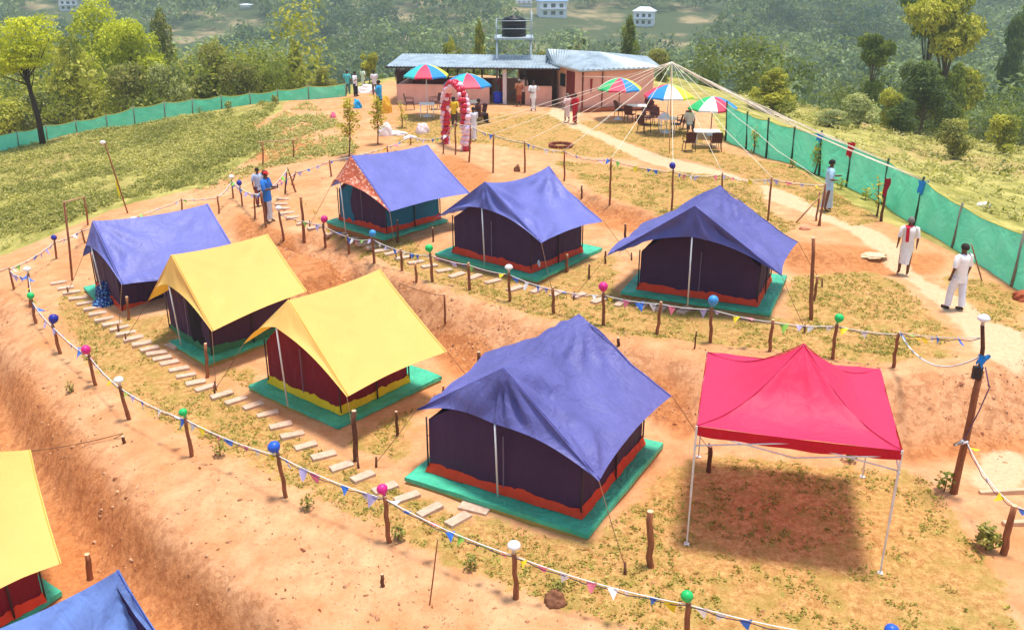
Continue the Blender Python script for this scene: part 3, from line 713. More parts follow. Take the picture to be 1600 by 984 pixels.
# ------------------------------------------------------------------ posts, balloons, lamps, bunting
def post_at(ub, vb, ut, vt, rad=.045, label='', name='wooden_post', mat=None, knots=True, lean=True, cat='post', group='posts round the terraces'):
    b = G(ub, vb)
    d = (CAMP - b); d.z = 0; d.normalize(); side = Vector((-d.y, d.x, 0))
    T = on_plane(ut, vt, b, b + side); h = T - b
    r = thing(name, label, cat, b, 0, group)
    m = MB(); n = 6; pts = []; rr = []
    for k in range(n + 1):
        q = k / n; pts.append(Vector((0, 0, -.25)).lerp(h, q) if k else Vector((0, 0, -.25)))
        if 0 < k < n: pts[-1] += Vector((rnd.uniform(-.5, .5), rnd.uniform(-.5, .5), 0)) * rad * .7
        rr.append(rad * (1.1 - .25 * q) * rnd.uniform(.92, 1.08))
    m.tube(pts, rr, 8)
    m.build('pole', mat or WOOD, r)
    m = MB(); top = pts[-1]; m.tube([top, top + Vector((0, 0, .012))], [rr[-1] * .97] * 2, 8); m.build('cut_end', plain('cut_wood', (214, 178, 140), .8), r)
    return r, T
BC = {'white': (240, 240, 240), 'blue': (48, 104, 214), 'navy': (44, 48, 160), 'pink': (226, 44, 140), 'green': (40, 206, 110), 'cyan': (70, 160, 220)}
def balloon_mesh(colr):
    m = MB(); m.lathe([(0, .23), (.05, .225), (.095, .195), (.118, .15), (.115, .10), (.09, .055), (.05, .018), (.014, .0), (.02, -.02), (0, -.02)], n=16)
    ob = m.build('skin', plain('balloon_' + colr, BC[colr], .4, transl=.2, spec=.45, var=.08)); me_ = ob.data; bpy.data.objects.remove(ob); return me_
BAL = {}
def balloon(colr, at, label, s=1.0):
    if colr not in BAL: BAL[colr] = balloon_mesh(colr)
    r = thing('balloon', label, 'balloon', at, rnd.uniform(0, 6), 'balloons tied to the posts'); q_ = s * rnd.uniform(.78, 1.05); r.scale = (q_, q_ * rnd.uniform(.9, 1.05), q_ * rnd.uniform(.95, 1.2))
    o = bpy.data.objects.new('skin', BAL[colr]); COL.objects.link(o); o.parent = r
    r.rotation_euler = (rnd.uniform(-.5, .5), rnd.uniform(-.5, .5), 0)
    return r
def lamp(at, label, s=1.0):
    r = thing('garden_lamp', label, 'lamp', at, 0, 'white lamps on posts')
    m = MB(); m.lathe([(.0, .0), (.035, .0), (.035, .07), (.05, .08), (.05, .1)], n=10); m.build('socket', plain('lamp_socket', (210, 205, 205), .5), r)
    m = MB(); m.lathe([(.0, .235), (.06, .228), (.10, .20), (.125, .16), (.12, .125), (.07, .09), (.03, .085)], n=16); m.build('shade', plain('lamp_shade_white', (244, 244, 242), .4, transl=.2, var=.03), r)
    r.scale = (s * .88,) * 3
FLAG_C = {'white': (236, 234, 236), 'blue': (70, 130, 230), 'yellow': (238, 214, 50), 'pink': (238, 130, 150), 'green': (150, 210, 90), 'lilac': (190, 180, 226)}
FLAG_M = {}
def flag_mesh(colr, k):
    if (colr, k) not in FLAG_M:
        m = MB(); w_, h_ = .085, .17
        def fn(s, q):
            x = (s - .5) * 2 * w_ * (1 - q * .98); z = -h_ * q
            return Vector((x, .035 * q * math.sin(x * 30 + k * 2) + .05 * q * math.sin(k * 1.7), z))
        m.grid(fn, 4, 4); ob = m.build('flag', plain('flag_' + colr, FLAG_C[colr], .5, transl=.3, var=.05)); FLAG_M[(colr, k)] = ob.data; bpy.data.objects.remove(ob)
    return FLAG_M[(colr, k)]
def bunting(A, B, sag, label, gap=.34, double=True, flags=True, tilt=.9, rad=.010):
    L = (B - A).length; o = A
    r = thing('bunting', label, 'bunting', o, 0, 'flag strings between the posts')
    def pt(q, s=sag): return A.lerp(B, q) - Vector((0, 0, s * 4 * q * (1 - q)))
    n = 12; m = MB(); m.tube([pt(k / n) for k in range(n + 1)], rad, 5); m.build('cord', ROPE, r, o)
    if double:
        m = MB(); m.tube([pt(k / n, sag * 1.25) + Vector((0, 0, -.035 + .02 * math.sin(k * 2.2))) for k in range(n + 1)], rad * .8, 5)
        m.build('cable', plain('dark_cable', (96, 70, 110), .6) if double != 2 else ROPE, r, o)
    if flags:
        k = int(L / gap); ang = math.atan2((B - A).y, (B - A).x)
        for i in range(k):
            if rnd.random() < .14: continue
            q = (i + .5 + rnd.uniform(-.25, .25)) / k; cc = rnd.choice(['white', 'blue', 'yellow', 'pink', 'green', 'lilac', 'white', 'lilac', 'blue'])
            f = bpy.data.objects.new('flag', flag_mesh(cc, rnd.randrange(3))); COL.objects.link(f); f.parent = r
            f.location = pt(q) - o; f.rotation_euler = (rnd.uniform(-tilt, tilt), rnd.uniform(-.3, .3), ang + rnd.uniform(-.5, .5)); s = rnd.uniform(.8, 1.45); f.scale = (s, s, s)
    return r
ORD = ['first', 'second', 'third', 'fourth', 'fifth', 'sixth', 'seventh', 'eighth', 'ninth', 'tenth', 'eleventh', 'twelfth', 'thirteenth', 'fourteenth', 'fifteenth', 'sixteenth', 'seventeenth', 'eighteenth', 'nineteenth', 'twentieth', 'twenty-first', 'twenty-second', 'twenty-third', 'twenty-fourth', 'twenty-fifth', 'twenty-sixth', 'twenty-seventh', 'twenty-eighth', 'twenty-ninth', 'thirtieth'] + ['%s-%s' % (a, b) for a in ('thirty', 'forty', 'fifty') for b in ('first', 'second', 'third', 'fourth', 'fifth', 'sixth', 'seventh', 'eighth', 'ninth')]
def row(lst, where, counted, rad=.045, sag=.12, tops=None):
    """lst: (base u, v, top u, v, ornament colour or None, distinguishing words)"""
    Ts = []
    for i, (ub, vb, ut, vt, orn, words) in enumerate(lst):
        if orn == 'lamp': d = 'topped by a white lamp'
        elif orn: d = 'with a %s balloon on top' % orn
        else: d = 'with bare top'
        lab = '%s post of the %s from the left, %s' % (ORD[i], where, d)
        p, T = post_at(ub, vb, ut, vt, rad, lab)
        if orn == 'lamp': lamp(T + Vector((0, 0, .02)), 'white shaded lamp on the %s post of the %s' % (ORD[i], where))
        elif orn: balloon(orn, T + Vector((0, 0, .03)), '%s balloon on the %s post of the %s' % (orn, ORD[i], where))
        Ts.append(T)
    for i, (a, b) in enumerate(zip(Ts, Ts[1:])):
        bunting(a - Vector((0, 0, .05)), b - Vector((0, 0, .05)), sag * (b - a).length / 4, 'flag string between the %s and %s posts of the %s' % (ORD[i], ORD[i + 1], where))
    return Ts
FRONT = row([
 (46,480,44,428,'lamp',''), (56,505,49,468,'green',''), (95,552,82,508,'navy',''), (149,602,139,554,'pink',''), (204,655,187,603,'lamp',''), (299,713,290,652,'green',''),
 (448,776,434,708,'blue',''), (608,847,601,775,'pink',''), (808,935,803,864,'lamp',''), (1073,1000,1076,940,'green',''), (1385,1050,1388,1000,'blue','')], 'front row', 'left', .045)
MIDR = row([
 (444,375,436,332,'lamp',''), (509,387,505,350,'pink',''), (546,396,543,368,None,''), (585,411,581,371,'cyan',''), (629,423,626,389,None,''), (677,440,672,396,'green',''),
 (735,453,732,411,None,''), (797,471,795,426,'lamp',''), (866,490,864,449,None,''), (943,508,943,458,'pink',''), (1026,522,1033,472,None,''), (1111,535,1112,480,'cyan',''),
 (1202,549,1208,500,None,''), (1301,561,1308,506,'green',''), (1395,574,1405,519,None,'')], 'middle row', 'left', .042)
UP = row([
 (692,240,693,213,None,''), (712,242,711,190,None,''), (733,253,735,194,None,''), (770,270,771,209,None,''), (820,270,820,221,None,''), (882,283,882,235,None,''), (953,320,955,247,None,''),
 (1050,330,1052,266,'navy',''), (1129,300,1129,270,None,''), (1200,345,1206,277,None,''), (1280,353,1290,287,None,'')], 'upper row', 'left', .036)
BK = row([
 (22,452,14,418,None,''), (88,404,85,376,'navy',''), (134,380,127,358,None,''), (285,338,283,310,None,''), (342,334,340,306,None,''), (364,310,362,282,'lamp',''), (379,322,375,292,'navy',''), (416,355,408,300,None,''),
 (464,300,449,262,None,'')], 'back left row', 'left', .036, .1)
BK2 = row([(398,342,397,303,None,''), (452,290,462,268,None,''), (518,276,515,250,None,''), (606,240,605,228,None,''), (642,226,641,212,None,'')], 'row behind the patterned tent', 'left', .034, .06)
bunting(BK2[-1], UP[0], .15, 'string of small flags joining the back row to the upper row')
bunting(BK2[0] + Vector((0, 0, -.05)), BK[5], .08, 'string of small flags beside the person in a red cap')
bunting(BK[0] + Vector((0, 0, -.1)), FRONT[0] - Vector((0, 0, .05)), .12, 'string of small flags at the far left corner post')
bunting(BK[0] + Vector((-3.0, -.8, -.2)), BK[0], .12, 'string of small flags leaving the photo at the left edge')
# corner pole at the right: a thick leaning log with a thinner pole lashed on top
p, T = post_at(1490, 770, 1533, 578, .068, 'thick leaning wooden pole at the right corner carrying a switch box', 'corner_pole')
p2b = T
zt = on_plane(1535, 508, G(1490, 770), G(1490, 770) + Vector((1, .0, 0)))
m = MB(); m.tube([T - Vector((0.02, 0.02, .2)), T.lerp(zt, .5) + Vector((.02, 0, 0)), zt], [.045, .04, .036], 8); m.build('upper_pole', WOOD_D, p, p.location).location = (0, 0, 0)
m = MB(); m.box(T + Vector((-.12, -.10, .0)), (.16, .08, .24)); m.build('switch_box', plain('black_box', (40, 36, 40), .5), p, p.location).location = (0, 0, 0)
m = MB(); m.tube([T + Vector((.02, -.08, .1)), T + Vector((.14, -.14, -.3)), T + Vector((.05, -.12, -.8)), T + Vector((-.15, -.12, -1.5))], .012, 5); m.build('cable', plain('dark_cable', (96, 70, 110), .6), p, p.location).location = (0, 0, 0)
lamp(zt, 'white lamp on top of the tall right corner pole', 1.0)
bunting(MIDR[-1], zt - Vector((0, 0, .25)), .05, 'string of small flags from the last middle row post to the corner pole')
bunting(MIDR[-1], T + Vector((-.1, 0, .25)), .45, 'slack brown cable hanging between the last middle row post and corner pole', flags=False, double=False, rad=.018)
pc, Tc = post_at(1567, 865, 1585, 790, .06, 'short thick wooden post at the right edge beside the earth pit')
b0 = (G(1490, 770)).lerp(T, .45)
bunting(b0, Tc, .15, 'string of small flags from the corner pole to the right edge post', gap=.5)
bunting(Tc, Tc + Vector((1.6, -.9, -.1)), .05, 'string of small flags leaving the photo at the right edge')
m = MB(); m.tube([b0 + Vector((0, -.09, 0)), b0 + Vector((-.28, -.15, -.03)), b0 + Vector((-.12, -.13, .06))], .025, 6); o = m.build('knotted_rag', plain('white_rag', (230, 226, 226), .8), None, b0); tag(o, 'white rag knotted round the right corner pole', 'rag')

# loose posts and stakes
for k, (ub, vb, ut, vt, r_, lab) in enumerate([
 (476,378,470,308,.05,'tall brown post at the top of the paving steps'),
 (323,590,321,537,.045,'pale lamp post stub at the corner of the middle yellow tent'),
 (200,500,198,464,.045,'pale lamp post stub at the corner of the leftmost blue tent'),
 (555,720,553,642,.055,'knotty dark post beside the nearer yellow tent'),
 (621,680,619,643,.035,'small dark post left of the large blue tent corner'),
 (1017,885,1016,799,.062,'pale topped post stump right of the large blue tent platform'),
 (1109,737,1110,698,.05,'dark stump under the left edge of the red gazebo'),
 (749,580,748,550,.05,'dark stump behind the peak of the large blue tent'),
 (692,620,693,603,.03,'tiny stake on the grass behind the large blue tent'),
 (886,425,886,398,.05,'pale capped stub on the platform side of the middle upper tent'),
 (921,436,921,413,.03,'thin dark stake between the middle and right upper tents'),
 (946,412,946,392,.03,'dark stake at the pulled out corner of the right upper tent'),
 (977,385,977,350,.04,'dark post behind the pulled out corner of the right upper tent'),
 (909,310,909,290,.035,'short dark post behind the middle upper tent'),
 (621,380,621,344,.035,'dark stub lamp before the teal side wall'),
 (677,378,676,356,.03,'dark stub lamp between the teal walled tent and middle tent'),
 (651,441,649,412,.035,'wooden stub topped by a flat plank on the bank'),
 (1268,500,1271,372,.05,'tall double log post right of the rightmost upper tent'),
 (1273,470,1277,432,.04,'short log lashed to the double log post'),
 (1377,346,1385,285,.05,'thick leaning post with a dark red bag on it'),
 (1275,345,1281,300,.035,'second thin post at the upper corner beside the path'),
 (205,655,200,640,.02,'tiny peg at the foot of the white lamp post'),
 (1541,440,1518,382,.02,'thin rod by the man in white near the net'),
 (140,905,136,866,.06,'brown post stump by the bright blue tent on the lower ground'),
 (696,506,694,460,.03,'forked stake holding a guy rope on the bank'),
 (444,303,448,270,.035,'dark post right of the person in a red cap'),
 (668,945,684,842,.012,'thin twig stuck in the near bank'),
 (598,915,597,897,.035,'small dark stake low on the near bank'),
 (195,692,192,682,.04,'dark stake on the near bank holding a cord'),
 (1085,545,1088,517,.02,'dark root stub on the bank behind the large blue tent'),
 (968,540,966,528,.04,'dark peg right of the large blue tent peak')]):
    post_at(ub, vb, ut, vt, r_, lab, mat=WOOD_D if 'dark' in lab else WOOD, name='stake' if ('stake' in lab or 'peg' in lab or 'twig' in lab) else 'wooden_post', cat='stake' if 'stake' in lab else 'post', group=None)
post_at(1278, 352, 1290, 300, .03, 'dark prop pole at the upper corner post')
pA = G(1244, 348); pB = on_plane(1283, 305, G(1278, 350), G(1278, 350) + Vector((1, 0, 0)))
m = MB(); m.tube([pA, pB], [.03, .02], 6); tag(m.build('brace_pole', WOOD_P, None, pA), 'thin pale brace pole leaning on the upper corner post', 'pole')
# rails of the old frames on the left
def frame2(u0, vb0, vt0, u1, vb1, vt1, lab):
    b = G(u0, vb0); r = thing('rail_frame', lab, 'frame', b)
    a, c = G(u0, vb0), G(u1, vb1); A = on_plane(u0 - (12 if u0 < 200 else 0), vt0, a, a + Vector((1, 0, 0))); B = on_plane(u1 - (6 if u0 < 200 else 0), vt1, c, c + Vector((1, 0, 0)))
    for x, y in ((a, A), (c, B)):
        m = MB(); m.tube([x - Vector((0, 0, .2)), x.lerp(y, .5) + Vector((.03, 0, 0)), y], .035, 7); m.build('upright', WOOD, r, b).location = (0, 0, 0)
    d = (B - A).normalized() * .25; m = MB(); m.tube([A - d, B + d], .03, 7); m.build('rail', WOOD_P, r, b).location = (0, 0, 0)
frame2(112, 438, 316, 137, 352, 308, 'two poles with a pale rail beside the leftmost blue tent')
frame2(410, 262, 222, 458, 250, 219, 'two poles with a pale rail on the green slope')
p, T = post_at(201, 333, 163, 222, .03, 'tall thin leaning pole with a yellow pennant on the green slope', 'flag_pole')
lamp(T + Vector((-.06, 0, -.15)), 'small white lamp at the tip of the leaning flag pole')
q = G(201, 333).lerp(T, .38)
m = MB(); m.grid(lambda s, t: q + Vector((-.02 - .13 * s * (1 - abs(t - .4)), .04 * math.sin(t * 5), .35 - .75 * t)), 4, 8); m.build('pennant', plain('yellow_pennant', (240, 226, 30), .5, transl=.3), p, p.location).location = (0, 0, 0)
# ------------------------------------------------------------------ paving slabs
SLAB = None
def slab(u, v, ang, label, s=1.0, grp='paving slabs of the lower path'):
    global SLAB
    p = G(u, v); 
    if SLAB is None:
        t = NT('concrete_slab'); ob = t.pos(); n = t.noise(9, 5, .7, ob)
        c = t.mix(t.ramp(n, .3, .7), lin((186, 148, 124)), lin((214, 184, 160))); SLAB = t.bsdf(c, .9, t.bump(n, .4, .02))
    m = MB(); w_, d_ = .50 * s * rnd.uniform(.94, 1.06), .21 * s * rnd.uniform(.9, 1.1)
    m.box((0, 0, 0), (w_, d_, .10)); o = m.build('paving_slab', SLAB, None, (0, 0, 0), .012)
    o.location = p + Vector((0, 0, .01)); o.rotation_euler = (rnd.uniform(-.04, .04), rnd.uniform(-.04, .04), ang + rnd.uniform(-.08, .08)); tag(o, label, 'paving slab', grp, 'thing')
LOW = [(92,443),(103,451),(112,458),(122,467),(134,475),(145,483),(153,491),(163,500),(176,507),(187,514),(197,522),(209,530),(222,538),(234,546),(245,553),(254,561),(265,568),(280,578),(291,588),(306,599),(322,607),(347,618),(369,627),(396,635),(419,648),(439,666),(457,681),(478,698),(506,713),(534,730),(567,746),(602,764),(636,778),(672,798),(716,813)]
for i, (u, v) in enumerate(LOW):
    a = PZ(*LOW[max(i - 1, 0)], 0); b = PZ(*LOW[min(i + 1, len(LOW) - 1)], 0); ang = math.atan2((b - a).y, (b - a).x) + R(76)
    slab(u, v, ang, '%s slab of the lower path counted from its far left end' % ORD[i])
slab(741, 796, R(-25), 'stray paving slab against the platform of the large blue tent', 1.15, None)
slab(266 + 2, 541, R(-30), 'stray paving slab against the platform of the middle yellow tent', 1, None)
UPP = [(442,312),(440,320),(443,327),(449,334),(458,341),(475,350),(492,357),(518,366),(540,366),(553,374),(570,381),(584,387),(596,393),(612,397),(630,404),(650,411),(671,417),(694,424),(714,431),(742,434),(770,441),(805,452),(839,455),(870,460),(905,463),(935,471),(970,475),(1004,479),(1035,482),(1069,486)]
for i, (u, v) in enumerate(UPP):
    a = PZ(*UPP[max(i - 1, 0)], 1.1); b = PZ(*UPP[min(i + 1, len(UPP) - 1)], 1.1); ang = math.atan2((b - a).y, (b - a).x) + R(76)
    slab(u, v, ang, '%s slab of the upper path counted from the steps by the red cap person' % ORD[i], 1.0, 'paving slabs of the upper path')

# ------------------------------------------------------------------ net fences
NET = None
def net_mat():
    t = NT('green_shade_net'); ob = t.pos()
    n = t.noise(1.2, 4, .6, ob); c = t.mix(t.ramp(n, .35, .7), lin((104, 216, 184)), lin((160, 238, 214)))
    h = t.math('ADD', t.noise(1.7, 3, .5, ob, .8), t.math('MULTIPLY', t.noise(8, 2, .5, ob), .15))
    return t.bsdf(c, .55, t.bump(h, .5, .2), 0, .5, lin((110, 230, 186)), .3)
NET = net_mat()
def net_fence(basepx, toppx, label, sag=.10, pmat=None, prad=.04, cord=(200, 190, 90), zs=None):
    """basepx/toppx at the posts"""
    B = [G(*q) if zs is None else PZ(q[0], q[1], z_) for q, z_ in zip(basepx, zs or [0] * 99)]; B = [Vector((p_.x, p_.y, float(gz(p_.x, p_.y)))) for p_ in B]; Tt = [on_plane(tq[0], tq[1], b, b + Vector((1, 0.0, 0))) for b, tq in zip(B, toppx)]
    r = thing('net_fence', label, 'fence', B[0]); o = B[0]
    for i in range(len(B)):
        m = MB(); e = (Tt[i] - B[i]).normalized() * .10; m.tube([B[i] - Vector((0, 0, .3)), B[i].lerp(Tt[i], .5) + Vector((.02, 0, 0)), Tt[i] + e], [prad * 1.1, prad, prad * .85], 8)
        m.build('post', pmat if not isinstance(pmat, (list, tuple)) else pmat[i % len(pmat)], r, o)
    n = MB(); cd = MB()
    for i in range(len(B) - 1):
        L = (B[i + 1] - B[i]).length; nu = max(6, int(L / .25)); ph = rnd.random() * 9
        side = Vector((-(B[i + 1] - B[i]).y, (B[i + 1] - B[i]).x, 0)).normalized()
        def fn(s, q):
            b = B[i].lerp(B[i + 1], s); t_ = Tt[i].lerp(Tt[i + 1], s); b = Vector((b.x, b.y, float(gz(b.x, b.y)) - .03)); e = math.sin(math.pi * s)
            t_ = t_ - Vector((0, 0, sag * e)); p = b.lerp(t_, q)
            return p + side * (.05 * e * math.sin(math.pi * q) * math.sin(ph) + .03 * math.sin(s * nu * .9 + ph) * math.sin(math.pi * q) * e + .02 * math.sin(q * 7 + s * 12))
        n.grid(fn, nu, 6)
        cd.tube([fn(k / 8, 1) for k in range(9)], .016, 5)
    n.build('net', NET, r, o); cd.build('top_cord', plain('net_cord_%d' % cord[0], cord, .8), r, o)
    return r, B, Tt
DG = wood('dark_green_post', (34, 62, 44)); GREY = wood('weathered_post', (128, 122, 108))
FR_, FB, FT = net_fence([(1134,220),(1166,233),(1197,247),(1236,256),(1280,274),(1322,292),(1378,318),(1428,352),(1487,387),(1580,447),(1690,505)],
   [(1136,162),(1168,178),(1201,188),(1242,200),(1284,208),(1332,226),(1388,252),(1443,281),(1503,322),(1600,366),(1720,424)],
   'green shade net fence along the right side of the terrace', .07, [DG, DG, DG, DG, DG, DG, DG, DG, GREY, GREY, GREY], .05)
net_fence([(-60,250),(28,228),(73,216),(120,207),(167,200),(210,193),(257,184),(300,176),(346,170),(391,164),(434,158),(482,152),(540,150)],
   [(-62,219),(26,206),(71,196),(117,189),(165,180),(208,168),(256,160),(300,155),(345,150),(390,146),(433,141),(481,135),(540,131)],
   'green shade net fence along the left slope below the trees', .10, GREY, .035, zs=[-1.4,-1.05,-.83,-.6,-.36,-.14,.22,.5,.74,.95,1.15,1.4,1.5])

# ------------------------------------------------------------------ people
SKIN = plain('skin', (112, 70, 48), .6, var=.06); HAIR = plain('black_hair', (26, 22, 22), .7); GHAIR = plain('greying_hair', (120, 112, 104), .8)
def body_mesh(J, scale=1.0, seated=False):
    """skin-modifier body from named joints"""
    names = ['pelvis', 'belly', 'chest', 'neck', 'head0', 'head1', 'head2', 'shL', 'elL', 'wrL', 'paL', 'shR', 'elR', 'wrR', 'paR', 'hipL', 'knL', 'anL', 'toL', 'hipR', 'knR', 'anR', 'toR']
    rad = dict(pelvis=(.13, .11), belly=(.125, .10), chest=(.14, .11), neck=(.052, .055), head0=(.062, .068), head1=(.078, .092), head2=(.058, .066), sh=(.062, .062), el=(.043, .043), wr=(.028, .024), pa=(.036, .020), hip=(.09, .09), kn=(.06, .06), an=(.038, .042), to=(.034, .028))
    ed = [('pelvis', 'belly'), ('belly', 'chest'), ('chest', 'neck'), ('neck', 'head0'), ('head0', 'head1'), ('head1', 'head2')]
    for s in 'LR': ed += [('chest', 'sh' + s), ('sh' + s, 'el' + s), ('el' + s, 'wr' + s), ('wr' + s, 'pa' + s), ('pelvis', 'hip' + s), ('hip' + s, 'kn' + s), ('kn' + s, 'an' + s), ('an' + s, 'to' + s)]
    m = bpy.data.meshes.new('tmp'); m.from_pydata([J[n] for n in names], [(names.index(a), names.index(b)) for a, b in ed], [])
    o = bpy.data.objects.new('tmp', m); COL.objects.link(o); o.modifiers.new('s', 'SKIN')
    for n, sv in zip(names, m.skin_vertices[0].data): sv.radius = rad.get(n) or rad[n[:-1]]; sv.use_root = (n == 'pelvis')
    ss = o.modifiers.new('u', 'SUBSURF'); ss.levels = ss.render_levels = 2
    dg = bpy.context.evaluated_depsgraph_get(); em = bpy.data.meshes.new_from_object(o.evaluated_get(dg)); bpy.data.objects.remove(o)
    mb = MB(); mb.add([v.co.copy() for v in em.vertices], [tuple(p.vertices) for p in em.polygons], 0, True); bpy.data.meshes.remove(em)
    # fingers, thumb, nose, ears, eyes and mouth
    for s, sx in (('L', -1), ('R', 1)):
        pa, wr = Vector(J['pa' + s]), Vector(J['wr' + s]); d = (pa - wr).normalized(); a = d.cross(Vector((0, 1, 0))); a = a.normalized() if a.length > .1 else Vector((1, 0, 0)); c = d.cross(a).normalized()
        for k, ln in enumerate((.058, .07, .074, .066)):
            b = pa + c * (k - 1.5) * .019 - d * .01; mb.tube([b, b + d * ln * .55 + a * .004, b + d * ln + a * .018 * sx], [.0095, .0088, .006], 6)
        b = wr.lerp(pa, .4); mb.tube([b, b + d * .03 - c * .035, b + d * .062 - c * .042], [.011, .0095, .007], 6)
    H = Vector(J['head1']); fd = Vector(J.get('face', (0, -1, 0))).normalized(); sd = fd.cross(Vector((0, 0, 1))).normalized()
    mb.tube([H + fd * .080 + Vector((0, 0, .025)), H + fd * .108 - Vector((0, 0, .012)), H + fd * .086 - Vector((0, 0, .02))], [.008, .016, .012], 6)
    for k in (-1, 1):
        mb.tube([H + sd * k * .072 + Vector((0, 0, .022)), H + sd * k * .09 - fd * .006, H + sd * k * .074 - Vector((0, 0, .03))], [.008, .014, .008], 6)
        mb.lathe([(0, -.008), (.011, 0), (0, .008)], H + fd * .083 + sd * k * .031 + Vector((0, 0, .026)), 8, 1)
    mb.tube([H + fd * .080 - sd * .024 - Vector((0, 0, .05)), H + fd * .088 - Vector((0, 0, .05)), H + fd * .080 + sd * .024 - Vector((0, 0, .05))], [.004, .007, .004], 6, 2)
    return mb
DARKEYE = plain('dark_eye', (24, 18, 18), .3); LIP = plain('lip', (92, 44, 40), .5)
def person(u, v, hpx, face_deg, label, shirt=(240, 238, 236), lower=('mundu', (238, 238, 240)), pose='stand', hair=HAIR, arms=('down', 'down'), extra=None, H=None, sleeves=.55, at=None, shirt_name='shirt', group=None, check=False):
    b = at if at is not None else G(u, v)
    zc = (b - CAMP).dot(Vector((0, cP, -sP)))
    if H is None:
        H = height_at(b, v - hpx) - b.z if pose != 'sit' else 1.6
    H = min(1.85, max(1.45, H)); k = H / 1.72
    r = thing('person', label, 'person', b, R(face_deg), group)       # local -y is the way the person faces
    st = pose == 'walk'; sit = pose == 'sit'
    hz = .50 if sit else .93
    J = {'pelvis': (0, 0, hz), 'belly': (0, -.0, hz + .20), 'chest': (0, .01, hz + .42), 'neck': (0, .0, hz + .58), 'head0': (0, -.015, hz + .66), 'head1': (0, -.02, hz + .72), 'head2': (0, -.005, hz + .765)}
    for s, sx, ar in (('L', -1, arms[0]), ('R', 1, arms[1])):
        J['sh' + s] = (sx * .19, .01, hz + .50)
        if ar == 'down': J['el' + s] = (sx * .25, .03, hz + .24); J['wr' + s] = (sx * .26, -.03, hz + .0); J['pa' + s] = (sx * .262, -.05, hz - .07)
        elif ar == 'up': J['el' + s] = (sx * .30, -.10, hz + .34); J['wr' + s] = (sx * .16, -.20, hz + .54); J['pa' + s] = (sx * .12, -.20, hz + .61)
        elif ar == 'fwd': J['el' + s] = (sx * .24, -.06, hz + .25); J['wr' + s] = (sx * .14, -.28, hz + .27); J['pa' + s] = (sx * .11, -.35, hz + .29)
        else: J['el' + s] = (sx * .27, .02, hz + .24); J['wr' + s] = (sx * .12, -.17, hz + .16); J['pa' + s] = (sx * .06, -.20, hz + .17)
        if sit:
            J['hip' + s] = (sx * .1, -.02, hz - .02); J['kn' + s] = (sx * .13, -.44, hz + .0); J['an' + s] = (sx * .13, -.46, .09); J['to' + s] = (sx * .14, -.60, .035)
        else:
            f = ((.12 if lower[0] == 'trousers' else .06) * sx if st else .03 * sx)
            J['hip' + s] = (sx * .10, 0, hz - .06); J['kn' + s] = (sx * .11, -f * .7 - .02, .49); J['an' + s] = (sx * .11, -f, .09 + (.02 if st and f < 0 else 0)); J['to' + s] = (sx * .125, -f - .14, .032)
    mb = body_mesh(J); mb.v = [p * k for p in mb.v]
    mb.build('body', [SKIN, DARKEYE, LIP], r)
    HC = Vector(J['head1']) * k
    # hair
    m = MB(); seg = 16; rings = []
    for j in range(8):
        t = j / 7 * (R(112)); rr = math.sin(t) * .101; z = math.cos(t) * .112
        rings.append([HC + Vector((rr * k * math.cos(a) * .93, (rr * math.sin(a) * 1.1 + .016) * k, (z + .022 + (.035 * max(0, -math.sin(a)) * (j / 7) ** 2)) * k)) for a in [2 * math.pi * q / seg for q in range(seg)]])
    m.loft(rings); m.build('hair', hair, r)
    # shirt: torso loft plus sleeves
    C1 = plain('%s_%d_%d_%d' % ((shirt_name,) + tuple(shirt)), shirt, .75, var=.08, scale=3, bump=.6)
    m = MB(); rings = []
    prof = [(hz - .16, .195, .15), (hz - .05, .185, .145), (hz + .1, .17, .135), (hz + .28, .18, .14), (hz + .42, .195, .145), (hz + .51, .20, .125), (hz + .555, .12, .085), (hz + .575, .068, .068)]
    if sit: prof[0] = (hz - .04, .2, .17)
    for z, rx, ry in prof:
        rings.append([Vector(((rx + .006 * math.sin(a * 7 + z * 9)) * math.cos(a) * k, ((ry + .006 * math.sin(a * 5 + z * 13)) * math.sin(a) + .002) * k, (z + .006 * math.sin(a * 3)) * k)) for a in [2 * math.pi * q / 20 for q in range(20)]])
    m.loft(rings)
    for s in 'LR':
        a, e, w_ = (Vector(J[n + s]) for n in ('sh', 'el', 'wr')); a = a + Vector((0, 0, .008)); q = a.lerp(e, sleeves / .55) if sleeves <= .55 else e.lerp(w_, (sleeves - .55) / .45)
        pts = [Vector((a.x * .72, a.y, a.z + .012)), a, a.lerp(e, .5), e] if sleeves > .55 else [Vector((a.x * .72, a.y, a.z + .012)), a, a.lerp(q, .6), q]
        rd = [.075, .080, .070, .062]
        if sleeves > .55: pts.append(q); rd.append(.045)
        m.tube([p * k for p in pts], [x * k for x in rd], 10, cap=False)
    m.build(shirt_name, C1, r)
    kind, lc = lower; C2 = plain('%s_%d_%d_%d' % ((kind,) + tuple(lc)), lc, .8, var=.1, scale=3, bump=.6)
    m = MB()
    if sit or kind == 'trousers':
        for s in 'LR':
            h_, kn, an = (Vector(J[n + s]) for n in ('hip', 'kn', 'an')); m.tube([p * k for p in (h_ + Vector((0, 0, .05)), h_.lerp(kn, .5), kn, kn.lerp(an, .5), an + Vector((0, 0, .02)))], [x * k for x in (.12, .105, .09, .085, .08)], 12, cap=False)
        z0 = hz + (.04 if sit else .05); m.loft([[Vector(((.165 + d_) * math.cos(a) * k, (.13 + d_) * math.sin(a) * k, z * k)) for a in [2 * math.pi * q / 20 for q in range(20)]] for z, d_ in ((z0 + .06, -.005), (z0 - .05, .012), (z0 - .14, -.02))])
    else:
        lo = .14 if kind != 'short' else .38
        for_ = [(hz + .04, .165, .125), (hz - .08, .172, .135), (.68, .165, .125), (.5, .145, .12), (.32, .13, .12), (lo, .135, .125)]
